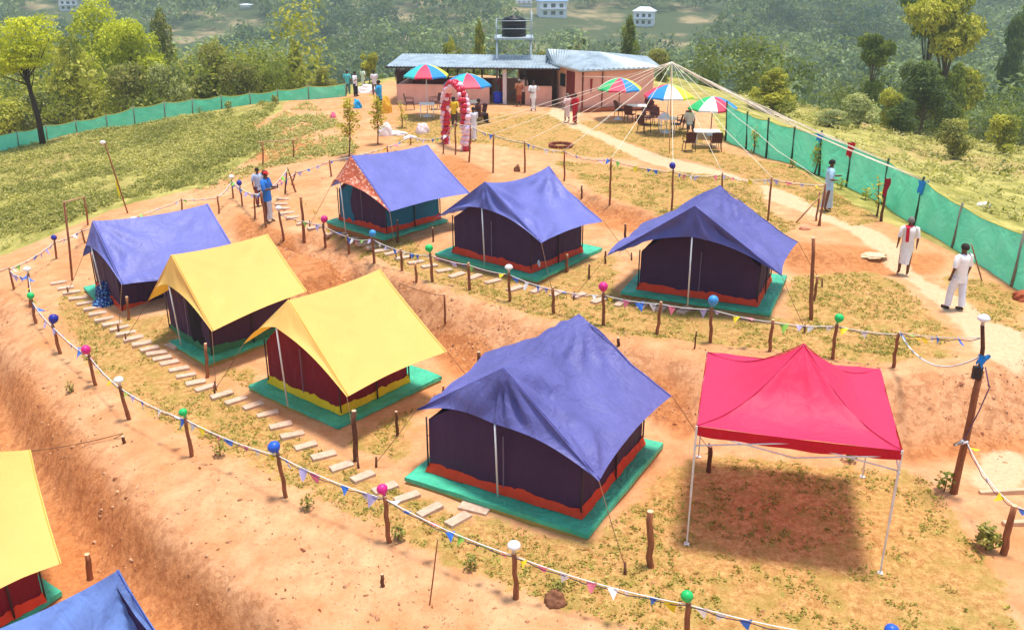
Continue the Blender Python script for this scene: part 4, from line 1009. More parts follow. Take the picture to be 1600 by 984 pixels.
        dx = .10 if st else 0
        m.loft([[Vector(((rx + .014 * math.sin(a * 6 + z * 4) * (1 - z / 1.1)) * math.cos(a) * k, ((ry + dx * (1 - z) + .016 * math.sin(a * 8 + z * 3) * (1 - z / 1.1)) * math.sin(a)) * k, z * k)) for a in [2 * math.pi * q / 32 for q in range(32)]] for z, rx, ry in for_ if z >= lo - .01])
    m.build(kind if kind != 'short' else 'mundu', C2, r)
    if kind == 'trousers':
        m = MB()
        for s in 'LR': a, t_ = Vector(J['an' + s]), Vector(J['to' + s]); m.tube([(a + Vector((0, .05, -.045))) * k, (a + Vector((0, -.03, -.045))) * k, t_ * k + Vector((0, -.03, 0))], [.036 * k, .044 * k, .036 * k], 8)
        m.build('shoes', plain('dark_shoe', (50, 40, 36), .6), r)
    if extra: extra(r, J, k, hz)
    return r, J, k
def towel(r, J, k, hz):
    C = plain('red_towel', (214, 24, 54), .8, bump=.5)
    m = MB()
    def fn(s, t):     # hangs down the back from both shoulders, across the neck
        x = .085 + (s - .5) * .09; q = t * 1.25 - .4
        if q < 0: return Vector((x, -.135 + .02 * math.sin(s * 9), hz + .56 + q * .85)) * k if q < -.12 else Vector((x, -.10 * (-q / .12), hz + .575)) * k
        return Vector((x - .04 * q, min(.165, .06 + q * .9) + .008 * math.sin(s * 9 + q * 6), hz + .585 - max(0, q - .08) * .58)) * k
    m.grid(fn, 6, 26)
    m.loft([[Vector((math.cos(a) * rr_, math.sin(a) * rr_ * .95 - .0, hz + .575 + dz)) * k for a in [2 * math.pi * q / 16 for q in range(16)]] for rr_, dz in ((.07, .03), (.085, .015), (.09, -.01), (.075, -.02))])
    m.build('towel', C, r)
def cap(r, J, k, hz):
    HC = Vector(J['head1']) * k; m = MB(); m.lathe([(0, .13), (.05, .125), (.09, .095), (.104, .045), (.104, .03)], HC, 14)
    m.loft([[HC + Vector((.07 * c_ * math.cos(a), -.09 - .075 * c_ * max(0, math.sin(a)), .04 - .01 * c_)) for a in [math.pi * q / 8 for q in range(9)]] for c_ in (.9, 1.15)], closed=False)
    m.grid(lambda s, t: HC + Vector(((s - .5) * .15, -.08 - .10 * t * math.sin(math.pi * (s * .8 + .1)), .045 - .015 * t)), 6, 3)
    m.build('cap', plain('red_cap', (214, 34, 40), .6), r)
    m = MB(); m.box(Vector(J['paR']) * k + Vector((-.01, -.03, .03)), (.07, .012, .14)); m.build('phone_in_hand', plain('black_phone', (20, 20, 22), .3), r)
def pallu(r, J, k, hz):
    m = MB(); m.grid(lambda s, t: Vector((-.17 + .30 * s * (1 - t) + .06 * t * s, .14 + .02 * math.sin(s * 8) + .03 * t, hz + .54 - 1.15 * t)) * k, 6, 14)
    m.grid(lambda s, t: Vector((-.17 + .34 * t, -.15 - .01 * math.sin(s * 6), hz + .52 - .5 * t - .12 * s)) * k, 4, 8); m.build('pallu', plain('red_saree', (196, 24, 46), .7, bump=.5), r)
    m = MB(); m.lathe([(0, -.04), (.035, -.02), (.04, 0), (.03, .03), (0, .04)], (Vector(J['head1']) + Vector((0, .12, .0))) * k, 10); m.build('hair_bun', HAIR, r)
person(1490, 484, 100, 200, 'person in plain white shirt and long white mundu walking down the right hand path', (246, 240, 236), ('trousers', (226, 228, 240)), 'walk', hair=plain('dark_brown_hair', (44, 30, 26), .7))
person(1410, 430, 88, 165, 'person in white with a red towel over the shoulder on the right hand path', (240, 232, 226), ('short', (244, 240, 244)), 'walk', hair=GHAIR, extra=towel)
person(1290, 330, 78, 80, 'person in pale blue clothes beside the right net fence', (170, 204, 226), ('mundu', (186, 200, 212)), 'walk', arms=('bent', 'fwd'))
person(421, 348, 80, 75, 'person in a red cap and blue top holding a phone', (46, 120, 206), ('mundu', (206, 214, 226)), 'stand', arms=('fwd', 'fwd'), extra=cap, shirt_name='tshirt')
person(407, 322, 52, 40, 'person half hidden behind the person in a red cap', (178, 190, 214), ('trousers', (120, 60, 60)), 'stand')
person(898, 194, 47, 130, 'person in a long red saree on the path before the pink house', (196, 24, 46), ('saree_skirt', (190, 20, 44)), 'stand', arms=('bent', 'down'), extra=pallu, shirt_name='blouse')
person(886, 192, 42, 220, 'person in pale pink clothes beside the person in a red saree', (232, 196, 196), ('short', (236, 216, 214)), 'walk', arms=('bent', 'bent'), hair=GHAIR)
person(833, 174, 46, 20, 'person all in white with a hand raised to the face', (240, 238, 240), ('mundu', (236, 234, 238)), 'stand', arms=('bent', 'up'))
person(811, 167, 42, 200, 'person in brown checks left of the pair by the pavilion entrance', (168, 104, 74), ('short', (140, 60, 50)), 'stand', arms=('bent', 'bent'), hair=GHAIR)
person(818, 163, 44, 160, 'person in pinkish white shirt right of the pair by the pavilion entrance', (222, 186, 172), ('short', (90, 44, 40)), 'stand')
person(784, 158, 40, 10, 'person in a red dress inside the pavilion entrance', (196, 30, 40), ('mundu', (170, 24, 36)), 'stand')
person(544, 147, 33, 180, 'person in teal at the far left of the group near the left net', (90, 190, 190), ('trousers', (70, 110, 120)), 'stand')
person(556, 151, 38, 70, 'person in white shirt and dark trousers above the blue cloth', (236, 236, 244), ('trousers', (40, 40, 50)), 'stand', arms=('fwd', 'down'))
person(568, 139, 28, 150, 'person in pale shirt behind the white shirt person near the left net', (206, 222, 206), ('mundu', (230, 232, 226)), 'stand')
person(586, 148, 25, 200, 'person in white bending over the sacks beyond the blue person', (230, 232, 236), ('trousers', (120, 120, 130)), 'stand', arms=('fwd', 'fwd'))
person(594, 177, 50, 250, 'person in bright blue top and striped trousers beside the yellow plastic sheet', (46, 160, 210), ('trousers', (50, 54, 52)), 'stand', arms=('fwd', 'fwd'))
person(710, 198, 42, 170, 'person in a yellow top under the balloon arch', (228, 184, 40), ('trousers', (90, 60, 50)), 'stand', arms=('bent', 'bent'))
person(740, 221, 52, 210, 'person in grey white clothes stepping out beside the balloon arch', (216, 214, 224), ('mundu', (222, 216, 220)), 'walk', arms=('fwd', 'down'))
person(748, 194, 30, 120, 'person in dark brown seated right of the balloon arch', (84, 40, 40), ('trousers', (50, 30, 34)), 'sit', H=1.65)
for i, (u, d_, c_) in enumerate([(622, .9, (60, 30, 32)), (632, 1.0, (26, 24, 28))]):
    b = PZ(u, 146, 1.68) + Vector((0, 1.2 + .3 * i, 0)); person(0, 0, 0, 30 * i, ['person in dark maroon inside the left end of the pavilion', 'person in black inside the left end of the pavilion'][i], c_, ('trousers', (30, 28, 30)), 'stand', H=1.72, at=Vector((b.x, b.y, float(gz(b.x, b.y)))))

# ------------------------------------------------------------------ tables, chairs, parasols
PC = {'red': (238, 70, 104), 'blue': (52, 150, 226), 'white': (244, 240, 236), 'yellow': (232, 240, 70), 'green': (60, 196, 120), 'cyan': (70, 200, 200), 'orange': (240, 120, 60)}
def parasol(base, zt, rad, cols, label, rz=0.0):
    r = thing('parasol', label, 'parasol', base, rz, 'multicoloured parasols'); h = zt - base.z
    m = MB(); m.tube([(0, 0, -.1), (0, 0, h - .02)], .024, 8); m.build('pole', METAL_W if 'brown' not in label else WOOD_D, r)
    m = MB(); m.lathe([(.22, 0), (.22, .06), (.06, .1), (.04, .22)], n=14); m.build('foot', plain('parasol_foot', (210, 210, 210), .6), r)
    m = MB(); seg = 8; mats = [plain('parasol_' + c, PC[c], .5, transl=.25, var=.04) for c in cols]
    for k in range(seg):
        a0, a1 = 2 * math.pi * k / seg, 2 * math.pi * (k + 1) / seg
        def fn(s, q):
            a = a0 + (a1 - a0) * s; chord = 1 - .075 * math.sin(math.pi * s) * q; rr = rad * q * chord
            z = h - .44 * rad * (q ** 1.8) - .04 * math.sin(math.pi * s) * q * (1 - q) ; return Vector((rr * math.cos(a), rr * math.sin(a), z))
        m.grid(fn, 6, 9, k % len(mats))
        m.grid(lambda s, q, a0=a0, a1=a1: Vector((rad * (1 - .075 * math.sin(math.pi * s)) * math.cos(a0 + (a1 - a0) * s), rad * (1 - .075 * math.sin(math.pi * s)) * math.sin(a0 + (a1 - a0) * s), h - .44 * rad - .10 * q * (1 - .3 * math.sin(math.pi * s)))), 6, 2, (k + 0) % len(mats))
    m.build('canopy', mats, r)
    m = MB()
    for k in range(seg): a = 2 * math.pi * k / seg; m.tube([(0, 0, h - .5), (rad * .5 * math.cos(a), rad * .5 * math.sin(a), h - .44 * rad * .3 - .02)], .007, 5); m.tube([(0, 0, h - .03), (rad * .5 * math.cos(a), rad * .5 * math.sin(a), h - .44 * rad * .3 - .02), (rad * .98 * math.cos(a), rad * .98 * math.sin(a), h - .44 * rad * .96 - .02)], .006, 5)
    m.build('ribs', METAL_W, r); m = MB(); m.lathe([(0, .07), (.02, .05), (.025, 0), (.04, -.01)], (0, 0, h), 8); m.build('finial', METAL_W, r)
def table(base, w_, d_, rz, label, round_=False):
    r = thing('table', label, 'table', base, rz, 'white outdoor tables'); W_ = plain('white_table_plastic', (240, 232, 226), .45)
    m = MB()
    if round_: m.lathe([(0, .74), (w_ / 2, .74), (w_ / 2 + .005, .72), (w_ / 2, .70), (0, .70)], n=24)
    else: m.box((0, 0, .72), (w_, d_, .04))
    m.build('table_top', W_, r, bevel=0)
    for sx in (-1, 1):
        for sy in (-1, 1):
            m = MB(); q = .36 if round_ else .45; m.tube([(sx * w_ * q * .9, sy * d_ * q * .9, .70), (sx * w_ * q, sy * d_ * q, 0)], .025, 6); m.build('leg', W_, r)
    m = MB(); m.tube([(-w_ * .38, -d_ * .38, .12), (w_ * .38, d_ * .38, .12)], .015, 5); m.tube([(-w_ * .38, d_ * .38, .12), (w_ * .38, -d_ * .38, .12)], .015, 5); m.build('stretcher', W_, r)
CH = None
def chair(base, rz, label):
    global CH
    if CH is None:
        C = plain('dark_brown_wicker', (78, 34, 32), .6, scale=40, bump=.8); r = thing('chair', label, 'chair', (0, 0, 0), 0, 'dark brown garden chairs')
        m = MB(); m.grid(lambda s, t: Vector(((s - .5) * .46, (t - .5) * .44, .43 - .02 * math.sin(math.pi * s))), 6, 6); m.box((0, 0, .40), (.46, .44, .03)); m.build('seat', C, r)
        m = MB(); m.grid(lambda s, t: Vector(((s - .5) * (.44 + .04 * t), .22 + .09 * t + .03 * math.cos(math.pi * (s - .5)), .44 + .42 * t + .03 * math.sin(math.pi * s) * t)), 8, 8)
        m.grid(lambda s, t: Vector(((s - .5) * (.44 + .04 * t), .245 + .09 * t + .03 * math.cos(math.pi * (s - .5)), .44 + .42 * t + .03 * math.sin(math.pi * s) * t)), 8, 8); m.build('backrest', C, r)
        for sx in (-1, 1):
            m = MB(); m.tube([(sx * .24, -.18, .43), (sx * .25, -.19, .64), (sx * .25, .0, .66), (sx * .24, .26, .66)], .018, 6); m.build('armrest', C, r)
            for sy in (-1, 1): m = MB(); m.tube([(sx * .21, sy * .2, .42), (sx * .24, sy * .24, 0)], .018, 6); m.build('leg', C, r)
        CH = r; r.location = base; r.rotation_euler = (0, 0, rz); return r
    return dup(CH, base, rz, label)
def at_px(u, v): return G(u, v)
# left pair of parasols by the pavilion
P1 = at_px(668, 183); parasol(P1, height_at(P1, 101), 1.22, ['cyan', 'red', 'blue', 'yellow', 'green', 'white', 'red', 'blue'], 'parasol in front of the left half of the pavilion', R(200)); 
table(P1 + Vector((-.0, -.15, 0)), .8, .8, .1, 'white table under the parasol before the pavilion wall')
chair(at_px(641, 172), R(95), 'dark chair left of the table before the pavilion wall'); chair(at_px(679, 171), R(-70), 'dark chair right of the table before the pavilion wall'); chair(at_px(664, 160), R(0), 'dark chair behind the table before the pavilion wall')
P2 = at_px(731, 182); parasol(P2, height_at(P2, 115), 1.30, ['cyan', 'red', 'blue', 'yellow', 'green', 'white', 'red', 'blue'], 'parasol behind the red and white balloon arch', R(215))
table(P2 + Vector((.1, .3, 0)), .8, .8, .2, 'white table behind the balloon arch'); chair(at_px(750, 190) + Vector((0, .05, 0)), R(-60), 'dark chair of the seated person by the balloon arch'); chair(at_px(716, 178), R(90), 'dark chair seen through the balloon arch')
# right group of three
A1 = at_px(966, 187); parasol(A1, height_at(A1, 122), 1.18, ['green', 'red', 'blue', 'yellow', 'cyan', 'white', 'red', 'white'], 'leftmost parasol of the right group on a thin brown pole', R(190))
A2 = at_px(1041, 208); parasol(A2, height_at(A2, 132), 1.2, ['blue', 'white', 'yellow', 'cyan', 'green', 'white', 'red', 'red'], 'middle parasol of the right group', R(205))
A3 = at_px(1110, 212); parasol(A3, height_at(A3, 151), 1.18, ['green', 'white', 'red', 'blue', 'yellow', 'cyan', 'white', 'green'], 'nearest parasol of the right group on a brown pole', R(180))
table(at_px(994, 187), 1.0, .8, R(-5), 'long white table of the left right-group parasol'); table(at_px(1041, 208) + Vector((0, 0, 0)), .95, .95, 0, 'round white table under the middle right parasol', True); table(at_px(1103, 230), 1.15, .8, R(-5), 'nearest white table beside the right net')
for (u, v, a, lab) in [(969,183,110,'dark chair at the left end of the long white table'),(984,191,150,'dark chair before the long white table'),(1011,185,-30,'dark chair behind the long white table'),
   (1006,207,130,'dark chair left of the round white table'),(1029,196,30,'dark chair behind the left of the round white table'),(1055,207,-110,'dark chair right of the round white table'),(1067,202,-60,'dark chair far right of the round white table'),(1013,196,60,'dark chair between the long and round tables'),
   (1076,236,185,'left dark chair before the nearest white table'),(1118,236,175,'right dark chair before the nearest white table')]:
    chair(at_px(u, v), R(a), lab)
m = MB(); q = at_px(1034, 178) ; b = q
m.lathe([(0, .30), (.16, .27), (.24, .12), (.2, 0)], n=12); 
o = m.build('white_bundle', plain('white_cloth', (236, 234, 238), .8, bump=.6), None, (0, 0, 0)); o.location = at_px(1041, 208) + Vector((-.1, .2, .74)); tag(o, 'white cloth bundle lying on the round white table', 'bundle'); o.scale = (1, .8, .7)
person(0, 0, 0, 160, 'person in a white shirt seated between the round and nearest tables', (236, 230, 230), ('trousers', (120, 110, 110)), 'sit', H=1.6, at=at_px(1076, 208) + Vector((0, 0, 0)))
person(0, 0, 0, 30, 'person in maroon seated behind the long white table', (110, 40, 46), ('trousers', (50, 40, 44)), 'sit', H=1.6, at=at_px(1013, 180))
# fire ring
m = MB(); c0 = G(876, 230)
for k in range(12):
    a = 2 * math.pi * k / 12; m.box((.5 * math.cos(a), .5 * math.sin(a), .09), (.24, .10, .14), a + math.pi / 2)
o = m.build('fire_ring', plain('brown_brick', (138, 74, 56), .9, bump=.6, scale=10), None, (0, 0, 0), .012); o.location = c0; tag(o, 'round brown brick fire ring on the upper lawn', 'fire pit')

# ------------------------------------------------------------------ balloon arch
def arch():
    A, B = G(697, 224), G(728, 236); r = thing('balloon_arch', 'arch of twisted red and white balloons on the upper terrace', 'arch', (A + B) / 2)
    o = (A + B) / 2; zt = on_plane(714, 134, A, B).z; ca = plain('balloon_crimson', (206, 22, 60), .25, transl=.1, spec=.6, var=.04); cb = plain('balloon_pearl', (246, 206, 220), .25, transl=.1, spec=.6, var=.04)
    z0 = A.z; w_ = (B - A).length; rr = w_ / 2; pts = []
    hgt = zt - z0 - rr * 1.0
    for k in range(60):
        s = k / 59; L1 = hgt; tot = 2 * L1 + math.pi * rr; d = s * tot
        if d < L1: p = A + Vector((0, 0, d))
        elif d < L1 + math.pi * rr: t = (d - L1) / rr; c = (A + B) / 2; p = c + (A - c) * math.cos(t) + Vector((0, 0, L1 + rr * 1.0 * math.sin(t)))
        else: p = B + Vector((0, 0, tot - d))
        pts.append(p)
    f = MB(); f.tube([p - o for p in pts], .02, 6); f.build('frame', METAL_W, r)
    ax = (B - A).normalized(); ay = Vector((0, 1, 0))
    sp = bpy.data.meshes.new('ball'); bm = bmesh.new(); bmesh.ops.create_uvsphere(bm, u_segments=10, v_segments=7, radius=.14); 
    for f_ in bm.faces: f_.smooth = True
    bm.to_mesh(sp); bm.free(); sp2 = sp.copy(); sp.materials.append(ca); sp2.materials.append(cb)
    n = 0
    for k, p in enumerate(pts[::2]):
        i = min(k * 2, 58); d = (pts[i + 1] - pts[i]).normalized(); e = d.cross(ay).normalized(); g = d.cross(e).normalized()
        for j in range(4):
            a = math.pi / 2 * j + k * .38; ob = bpy.data.objects.new('balloon', sp if (j < 2) != (rnd.random() < .12) else sp2); COL.objects.link(ob); ob.parent = r
            ob.location = p - o + (e * math.cos(a) + g * math.sin(a)) * (.10 + .04 * rnd.random()) + Vector((rnd.uniform(-.03, .03), 0, rnd.uniform(-.03, .03))); ob.scale = (rnd.uniform(.8, 1.1),) * 3; n += 1
arch()

# ------------------------------------------------------------------ pavilion and house
PINK = plain('pink_wall_paint', (240, 184, 164), .85, scale=1.2, var=.12, bump=.2); PINKD = plain('dark_red_trim', (120, 44, 40), .8)
def tin_mat():
    t = NT('corrugated_tin'); n = t.noise(1.5, 4, .6, t.pos()); c = t.mix(t.ramp(n, .3, .7), lin((132, 146, 154)), lin((176, 190, 198)))
    return t.bsdf(c, .45, None, .3, spec=.5)
TIN = tin_mat()
def corrugated(mb, a, b, c, d, pitch=.2, amp=.03, th=.02):
    """sheet from eave a-b to ridge d-c, ribs running from eave to ridge"""
    n = (b - a).cross(d - a).normalized(); n = n if n.z > 0 else -n; k = max(4, int((b - a).length / pitch * 2))
    for off in (0, -th):
        mb.grid(lambda s, t: (a.lerp(b, s)).lerp(d.lerp(c, s), t) + n * ((amp if int(round(s * k)) % 2 else -amp) + off), k, 2, smooth=False)
def building():
    z0 = 1.66
    a, b = PZ(622, 158, z0), PZ(862, 162, z0); ex = (b - a); ex.z = 0; Wd = ex.length; ex.normalize(); ey = Vector((-ex.y, ex.x, 0)); D = 3.4
    r = thing('pavilion', 'open pavilion with pale blue tin roof and low pink walls', 'building', a, math.atan2(ex.y, ex.x))
    def zz(p, v): return height_at(p, v) - z0
    hl = min(1.15, zz(a, 133))
    he = 2.06
    m = MB(); opening = (Wd * .60, Wd * .83)
    for x0, x1 in ((0, opening[0]), (opening[1], Wd)): m.box(((x0 + x1) / 2, 0, hl / 2 - .2), (x1 - x0, .14, hl + .4))
    m.box((0, D / 2, hl / 2 - .2), (.14, D - .15, hl + .4)); m.box((Wd / 2, D, hl / 2 - .2), (Wd, .14, hl + .4)); m.build('low_wall', PINK, r)
    m = MB()
    for x0, x1 in ((-.05, opening[0]), (opening[1], Wd)): m.box(((x0 + x1) / 2, 0, hl + .03), (x1 - x0, .2, .06))
    m.box((Wd / 2, D, hl + .03), (Wd, .2, .06)); m.build('coping', PINK, r)
    m = MB(); m.box((opening[0] / 2, D - .35, .5), (opening[0] * .9, .25, 1.0)); m.build('counter', plain('dark_red_counter', (120, 36, 36), .7), r)
    for i in range(7):
        x = Wd * i / 6.0
        for y in (0, D):
            if y == 0 and i in (4,): pass
            m = MB(); m.tube([(x, y, hl if y else (hl if not opening[0] < x < opening[1] else 0)), (x, y, he + (.2 if y else 0))], .05, 8); m.build('roof_post', plain('dark_metal_post', (58, 46, 48), .6), r)
    m = MB(); m.box((Wd * .79, 1.6, .0 + he / 2), (.1, 3.0, he)); m.box((Wd * .92, 1.3, he / 2 + .05), (Wd * .2, .1, he)); m.build('inner_partition', plain('dark_partition', (86, 40, 40), .8), r)
    m = MB(); m.box((Wd * .70, -.1, he / 2 - .1), (.22, .22, he)); m.build('pillar', plain('white_pillar', (226, 214, 214), .7), r)
    m = MB(); A = Vector((-.5, -.6, he)); B = Vector((Wd + .5, -.6, he)); C_ = Vector((Wd + .5, D + .4, he + .27)); D_ = Vector((-.5, D + .4, he + .27)); corrugated(m, A, B, C_, D_, .2, .02); m.build('roof', TIN, r)
    m = MB(); m.tube([A - Vector((0, 0, .06)), B - Vector((0, 0, .06))], .05, 6); m.tube([A + Vector((.0, 0, -.08)), D_ - Vector((0, 0, .08))], .05, 6); m.build('roof_beam', plain('dark_metal_post', (58, 46, 48), .6), r)
    # house
    o = Vector((3.93, 51.35, z0)); r = thing('house', 'pink house with low pale tin roof beside the pavilion', 'building', o)
    V = Vector; E0, E1, E2 = V((2.35, 54.1, 3.9)), V((3.72, 50.72, 3.9)), V((8.32, 52.35, 3.9)); R0, R1 = V((2.04, 54.9, 4.62)), V((4.94, 53.44, 4.60)); Eb, El = V((8.3, 57.6, 3.9)), V((2.1, 57.6, 3.9))
    wl_ = [V((3.93, 51.35, 0)), V((8.02, 52.75, 0)), V((8.02, 57.2, 0)), V((2.5, 57.2, 0)), V((2.72, 54.2, 0))]
    m = MB(); m.prism([(p.x, p.y) for p in wl_], z0 - .5, 3.86); m.build('wall', PINK, r, o)
    m = MB(); corrugated(m, E0, E1, R1, R0, .2, .018)
    def tri(P_, Q_, T_):
        n_ = (Q_ - P_).cross(T_ - P_).normalized(); n_ = n_ if n_.z > 0 else -n_; k = max(4, int((Q_ - P_).length / .15))
        for off in (0, -.02): m.grid(lambda s, t: P_.lerp(Q_, s).lerp(T_, t) + n_ * ((.025 if int(round(s * k)) % 2 else -.025) * (1 - t) + off), k, 2, smooth=False)
    tri(E1, E2, R1); tri(E2, Eb, R1); tri(Eb, El, R1.lerp(R0, .5)); tri(El, E0, R0); m.build('roof', TIN, r, o)
    m = MB(); m.tube([E0 - V((0, 0, .07)), E1 - V((0, 0, .07)), E2 - V((0, 0, .07)), Eb - V((0, 0, .07))], .05, 6); m.build('fascia', plain('grey_verge', (150, 160, 160), .6), r, o)
    w0, w1 = wl_[0], wl_[1]; dv = (w1 - w0).normalized(); nv = V((dv.y, -dv.x, 0)); 
    m = MB(); p_ = w0 + dv * 1.15 + nv * .04; m.tube([p_ + V((0, 0, z0)), p_ + V((0, 0, 3.8))], .03, 6); m.build('drain_pipe', PINKD, r, o)
    m = MB(); m.tube([w0 + V((-.03, -.03, z0 - .1)), w0 + V((-.03, -.03, 3.82))], .05, 6); m.build('corner_pipe', PINKD, r, o)
    dl_ = (wl_[4] - w0).normalized(); an = math.atan2(dl_.y, dl_.x); 
    m = MB(); m.box(w0 + dl_ * 1.5 + V((dl_.y, -dl_.x, 0)) * -.03 + V((0, 0, z0 + .95)), (.95, .06, 1.95), an); m.build('door', PINKD, r, o)
    m = MB(); m.box(w0 + dl_ * 2.5 + V((dl_.y, -dl_.x, 0)) * -.03 + V((0, 0, z0 + 1.35)), (.6, .06, .7), an); m.build('window', plain('dark_glass', (40, 44, 50), .2), r, o)
    m = MB(); m.box((w0 + w1) / 2 + nv * .18 + V((0, 0, z0 + .02)), ((w1 - w0).length + .3, .36, .18), math.atan2(dv.y, dv.x)); m.build('plinth', plain('earth_plinth', (170, 96, 66), .9), r, o)
    q = w0 + dv * .45 + nv * .1 + V((0, 0, 3.35))
    m = MB(); m.grid(lambda s, t: V((.14 * (s - .5) * (1 - .5 * t), -.02 * math.sin(s * 6), -.75 * t)), 3, 5); o_ = m.build('hanging_cloth', plain('dark_red_cloth', (150, 30, 40), .8), None, (0, 0, 0)); o_.location = q; tag(o_, 'dark red cloth hanging on the pink house wall under the eave', 'cloth')
building()
# blue drum by the pavilion pillar
p = PZ(778, 161, 1.62); m = MB(); m.lathe([(0, .0), (.26, .0), (.28, .1), (.27, .45), (.28, .62), (.2, .66), (0, .66)], n=16); o = m.build('plastic_drum', plain('blue_plastic', (40, 60, 190), .4), None, (0, 0, 0)); o.location = p; tag(o, 'blue plastic drum before the pavilion wall', 'drum')
# water tank on its stand
tx = PY(803, 60, 57.0); zt, zb = height_at(tx, 25), height_at(tx, 57); gz0 = float(gz(tx.x, tx.y))
r = thing('tank_stand', 'steel stand behind the pavilion carrying the black water tank', 'stand', (tx.x, tx.y, gz0)); hh = zb - gz0; s_ = 1.05
for sx in (-1, 1):
    for sy in (-1, 1): m = MB(); m.tube([(sx * s_, sy * s_, 0), (sx * s_ * .95, sy * s_ * .95, hh - .05)], .05, 6); m.build('leg', plain('galvanised_steel', (178, 190, 196), .5, .3), r)
m = MB(); m.box((0, 0, hh - .05), (s_ * 2.2, s_ * 2.2, .1)); m.build('platform', plain('galvanised_steel', (178, 190, 196), .5, .3), r)
m = MB()
for sx, sy in ((-1, -1), (1, -1), (1, 1), (-1, 1)): m.tube([(sx * s_, sy * s_, hh), (sx * s_, sy * s_, hh + .95 + .5 * (sx > 0))], .025, 5)
for z_ in (.5, .95): m.tube([(-s_, -s_, hh + z_), (s_, -s_, hh + z_), (s_, s_, hh + z_), (-s_, s_, hh + z_), (-s_, -s_, hh + z_)], .02, 5)
for q in range(3): m.tube([(-s_, -s_, hh * q / 3), (s_, -s_, hh * (q + 1) / 3)], .02, 5)
m.build('railing', plain('galvanised_steel', (178, 190, 196), .5, .3), r)
m = MB(); H_ = zt - zb; pr = [(0, 0), (.72, 0)]; 
for k in range(5): z_ = H_ * .82 * k / 5; pr += [(.74, z_ + .03), (.74, z_ + H_ * .12), (.70, z_ + H_ * .14)]
pr += [(.72, H_ * .82), (.5, H_ * .93), (.24, H_ * .96), (.24, H_), (0, H_)]
m.lathe(pr, n=24); o = m.build('water_tank', plain('black_tank_plastic', (24, 26, 32), .45), None, (0, 0, 0)); o.location = (tx.x, tx.y, zb + .01); tag(o, 'black ribbed water tank on the steel stand', 'water tank')

# ------------------------------------------------------------------ ribbon maypole
b = G(1046, 240); ap = on_plane(1050, 97, b, b + Vector((1, 0, 0)))
r = thing('ribbon_pole', 'tall pole with pale strings fanned out over the tables', 'maypole', b)
m = MB(); m.tube([(0, 0, -.2), ap - b], .022, 8); m.build('pole', WOOD_P, r)
ends = [('w', 700, 204), ('w', 735, 199), ('w', 771, 212), ('w', 820, 224), ('g', 862, 208), ('w', 882, 238), ('w', 905, 232), ('w', 955, 250), ('g', 1037, 220), ('w', 1052, 262), ('w', 1129, 271), ('w', 1206, 278), ('w', 1288, 288)]
RB = plain('cream_ribbon', (240, 226, 206), .7, var=.05)
up_T = dict(zip([x[2] for x in [(0,0,693),(0,0,735),(0,0,771),(0,0,820),(0,0,882),(0,0,955),(0,0,1052),(0,0,1129),(0,0,1206),(0,0,1290)]], [UP[0], UP[2], UP[3], UP[4], UP[5], UP[6], UP[7], UP[8], UP[9], UP[10]]))
tg = []
for (k_, u, v) in ends:
    if k_ == 'g': tg.append(G(u, v)); continue
    tg.append(min(UP, key=lambda T: abs(CAMP.lerp(T, 1).x / ((T - CAMP).dot(Vector((0, cP, -sP)))) * F_PX + 800 - u)))
for i in (5, 6, 7): tg += [FT[i], FT[i] - Vector((0, 0, .06)) + Vector((.05, 0, 0)), FT[i].lerp(FT[i - 1], .3)]
tg += [FT[7] + Vector((-.1, .1, .04)), FT[7] + Vector((.1, -.1, -.04)), FT[4], FT[3], FT[2]]
for i, T in enumerate(tg):
    L = (T - ap).length; m = MB(); m.tube([ap.lerp(T, k / 8) - b - Vector((0, 0, .16 * L / 10 * 4 * (k / 8) * (1 - k / 8) * rnd.uniform(.6, 1.3))) for k in range(9)], .009, 5); m.build('ribbon', RB, r)
m = MB(); wl = Vector((3.85, 51.25, 3.5)); m.tube([ap, ap.lerp(wl, .5) - Vector((0, 0, .35)), wl], .012, 5); m.build('ribbon', RB, r, b)
m = MB(); m.tube([wl, PZ(862, 130, 3.0)], .012, 5)

# ------------------------------------------------------------------ small things
def cloth_bundle(name, lab, cat, at, size, matn, rgb, mat=None, seed=0, **kw):
    bm = bmesh.new(); bmesh.ops.create_icosphere(bm, subdivisions=4, radius=1)
    for v in bm.verts:
        n = v.co.normalized(); d_ = 1 + .22 * float(fbm(np.array(n.x * 2.2 + seed), np.array(n.y * 2.2 + n.z * 1.7 + seed), 41, 4)) * 2; v.co = Vector((n.x * size[0] * d_, n.y * size[1] * d_, max(-.12, n.z) * size[2] * d_))
    for f_ in bm.faces: f_.smooth = True
    m_ = bpy.data.meshes.new(name); bm.to_mesh(m_); bm.free(); m_.materials.append(mat or plain(matn, rgb, .75, bump=.6, scale=8, **kw)); o = bpy.data.objects.new(name, m_); COL.objects.link(o); o.location = at; tag(o, lab, cat); return o
def dots():
    t = NT('blue_dotted_cloth'); v = t.n('ShaderNodeTexVoronoi'); v.inputs['Scale'].default_value = 16; t.l(t.obj(), v.inputs['Vector'])
    return t.bsdf(t.mix(t.ramp(v.outputs['Distance'], .25, .4), lin((120, 196, 230)), lin((22, 40, 110))), .7)
cloth_bundle('bedding_bundle', 'blue dotted cloth bundle heaped on the leftmost tent platform', 'bundle', PZ(174, 465, .17), (.42, .3, .52), '', (0, 0, 0), dots(), 3)
cloth_bundle('bedding_bundle', 'flat end of blue dotted cloth lying before the heaped bundle', 'bundle', PZ(163, 476, .17), (.34, .22, .2), '', (0, 0, 0), dots(), 8)
cloth_bundle('white_sack', 'upright white sack near the bare young trees', 'sack', G(601, 212), (.32, .22, .6), 'white_sack', (240, 232, 232), seed=5)
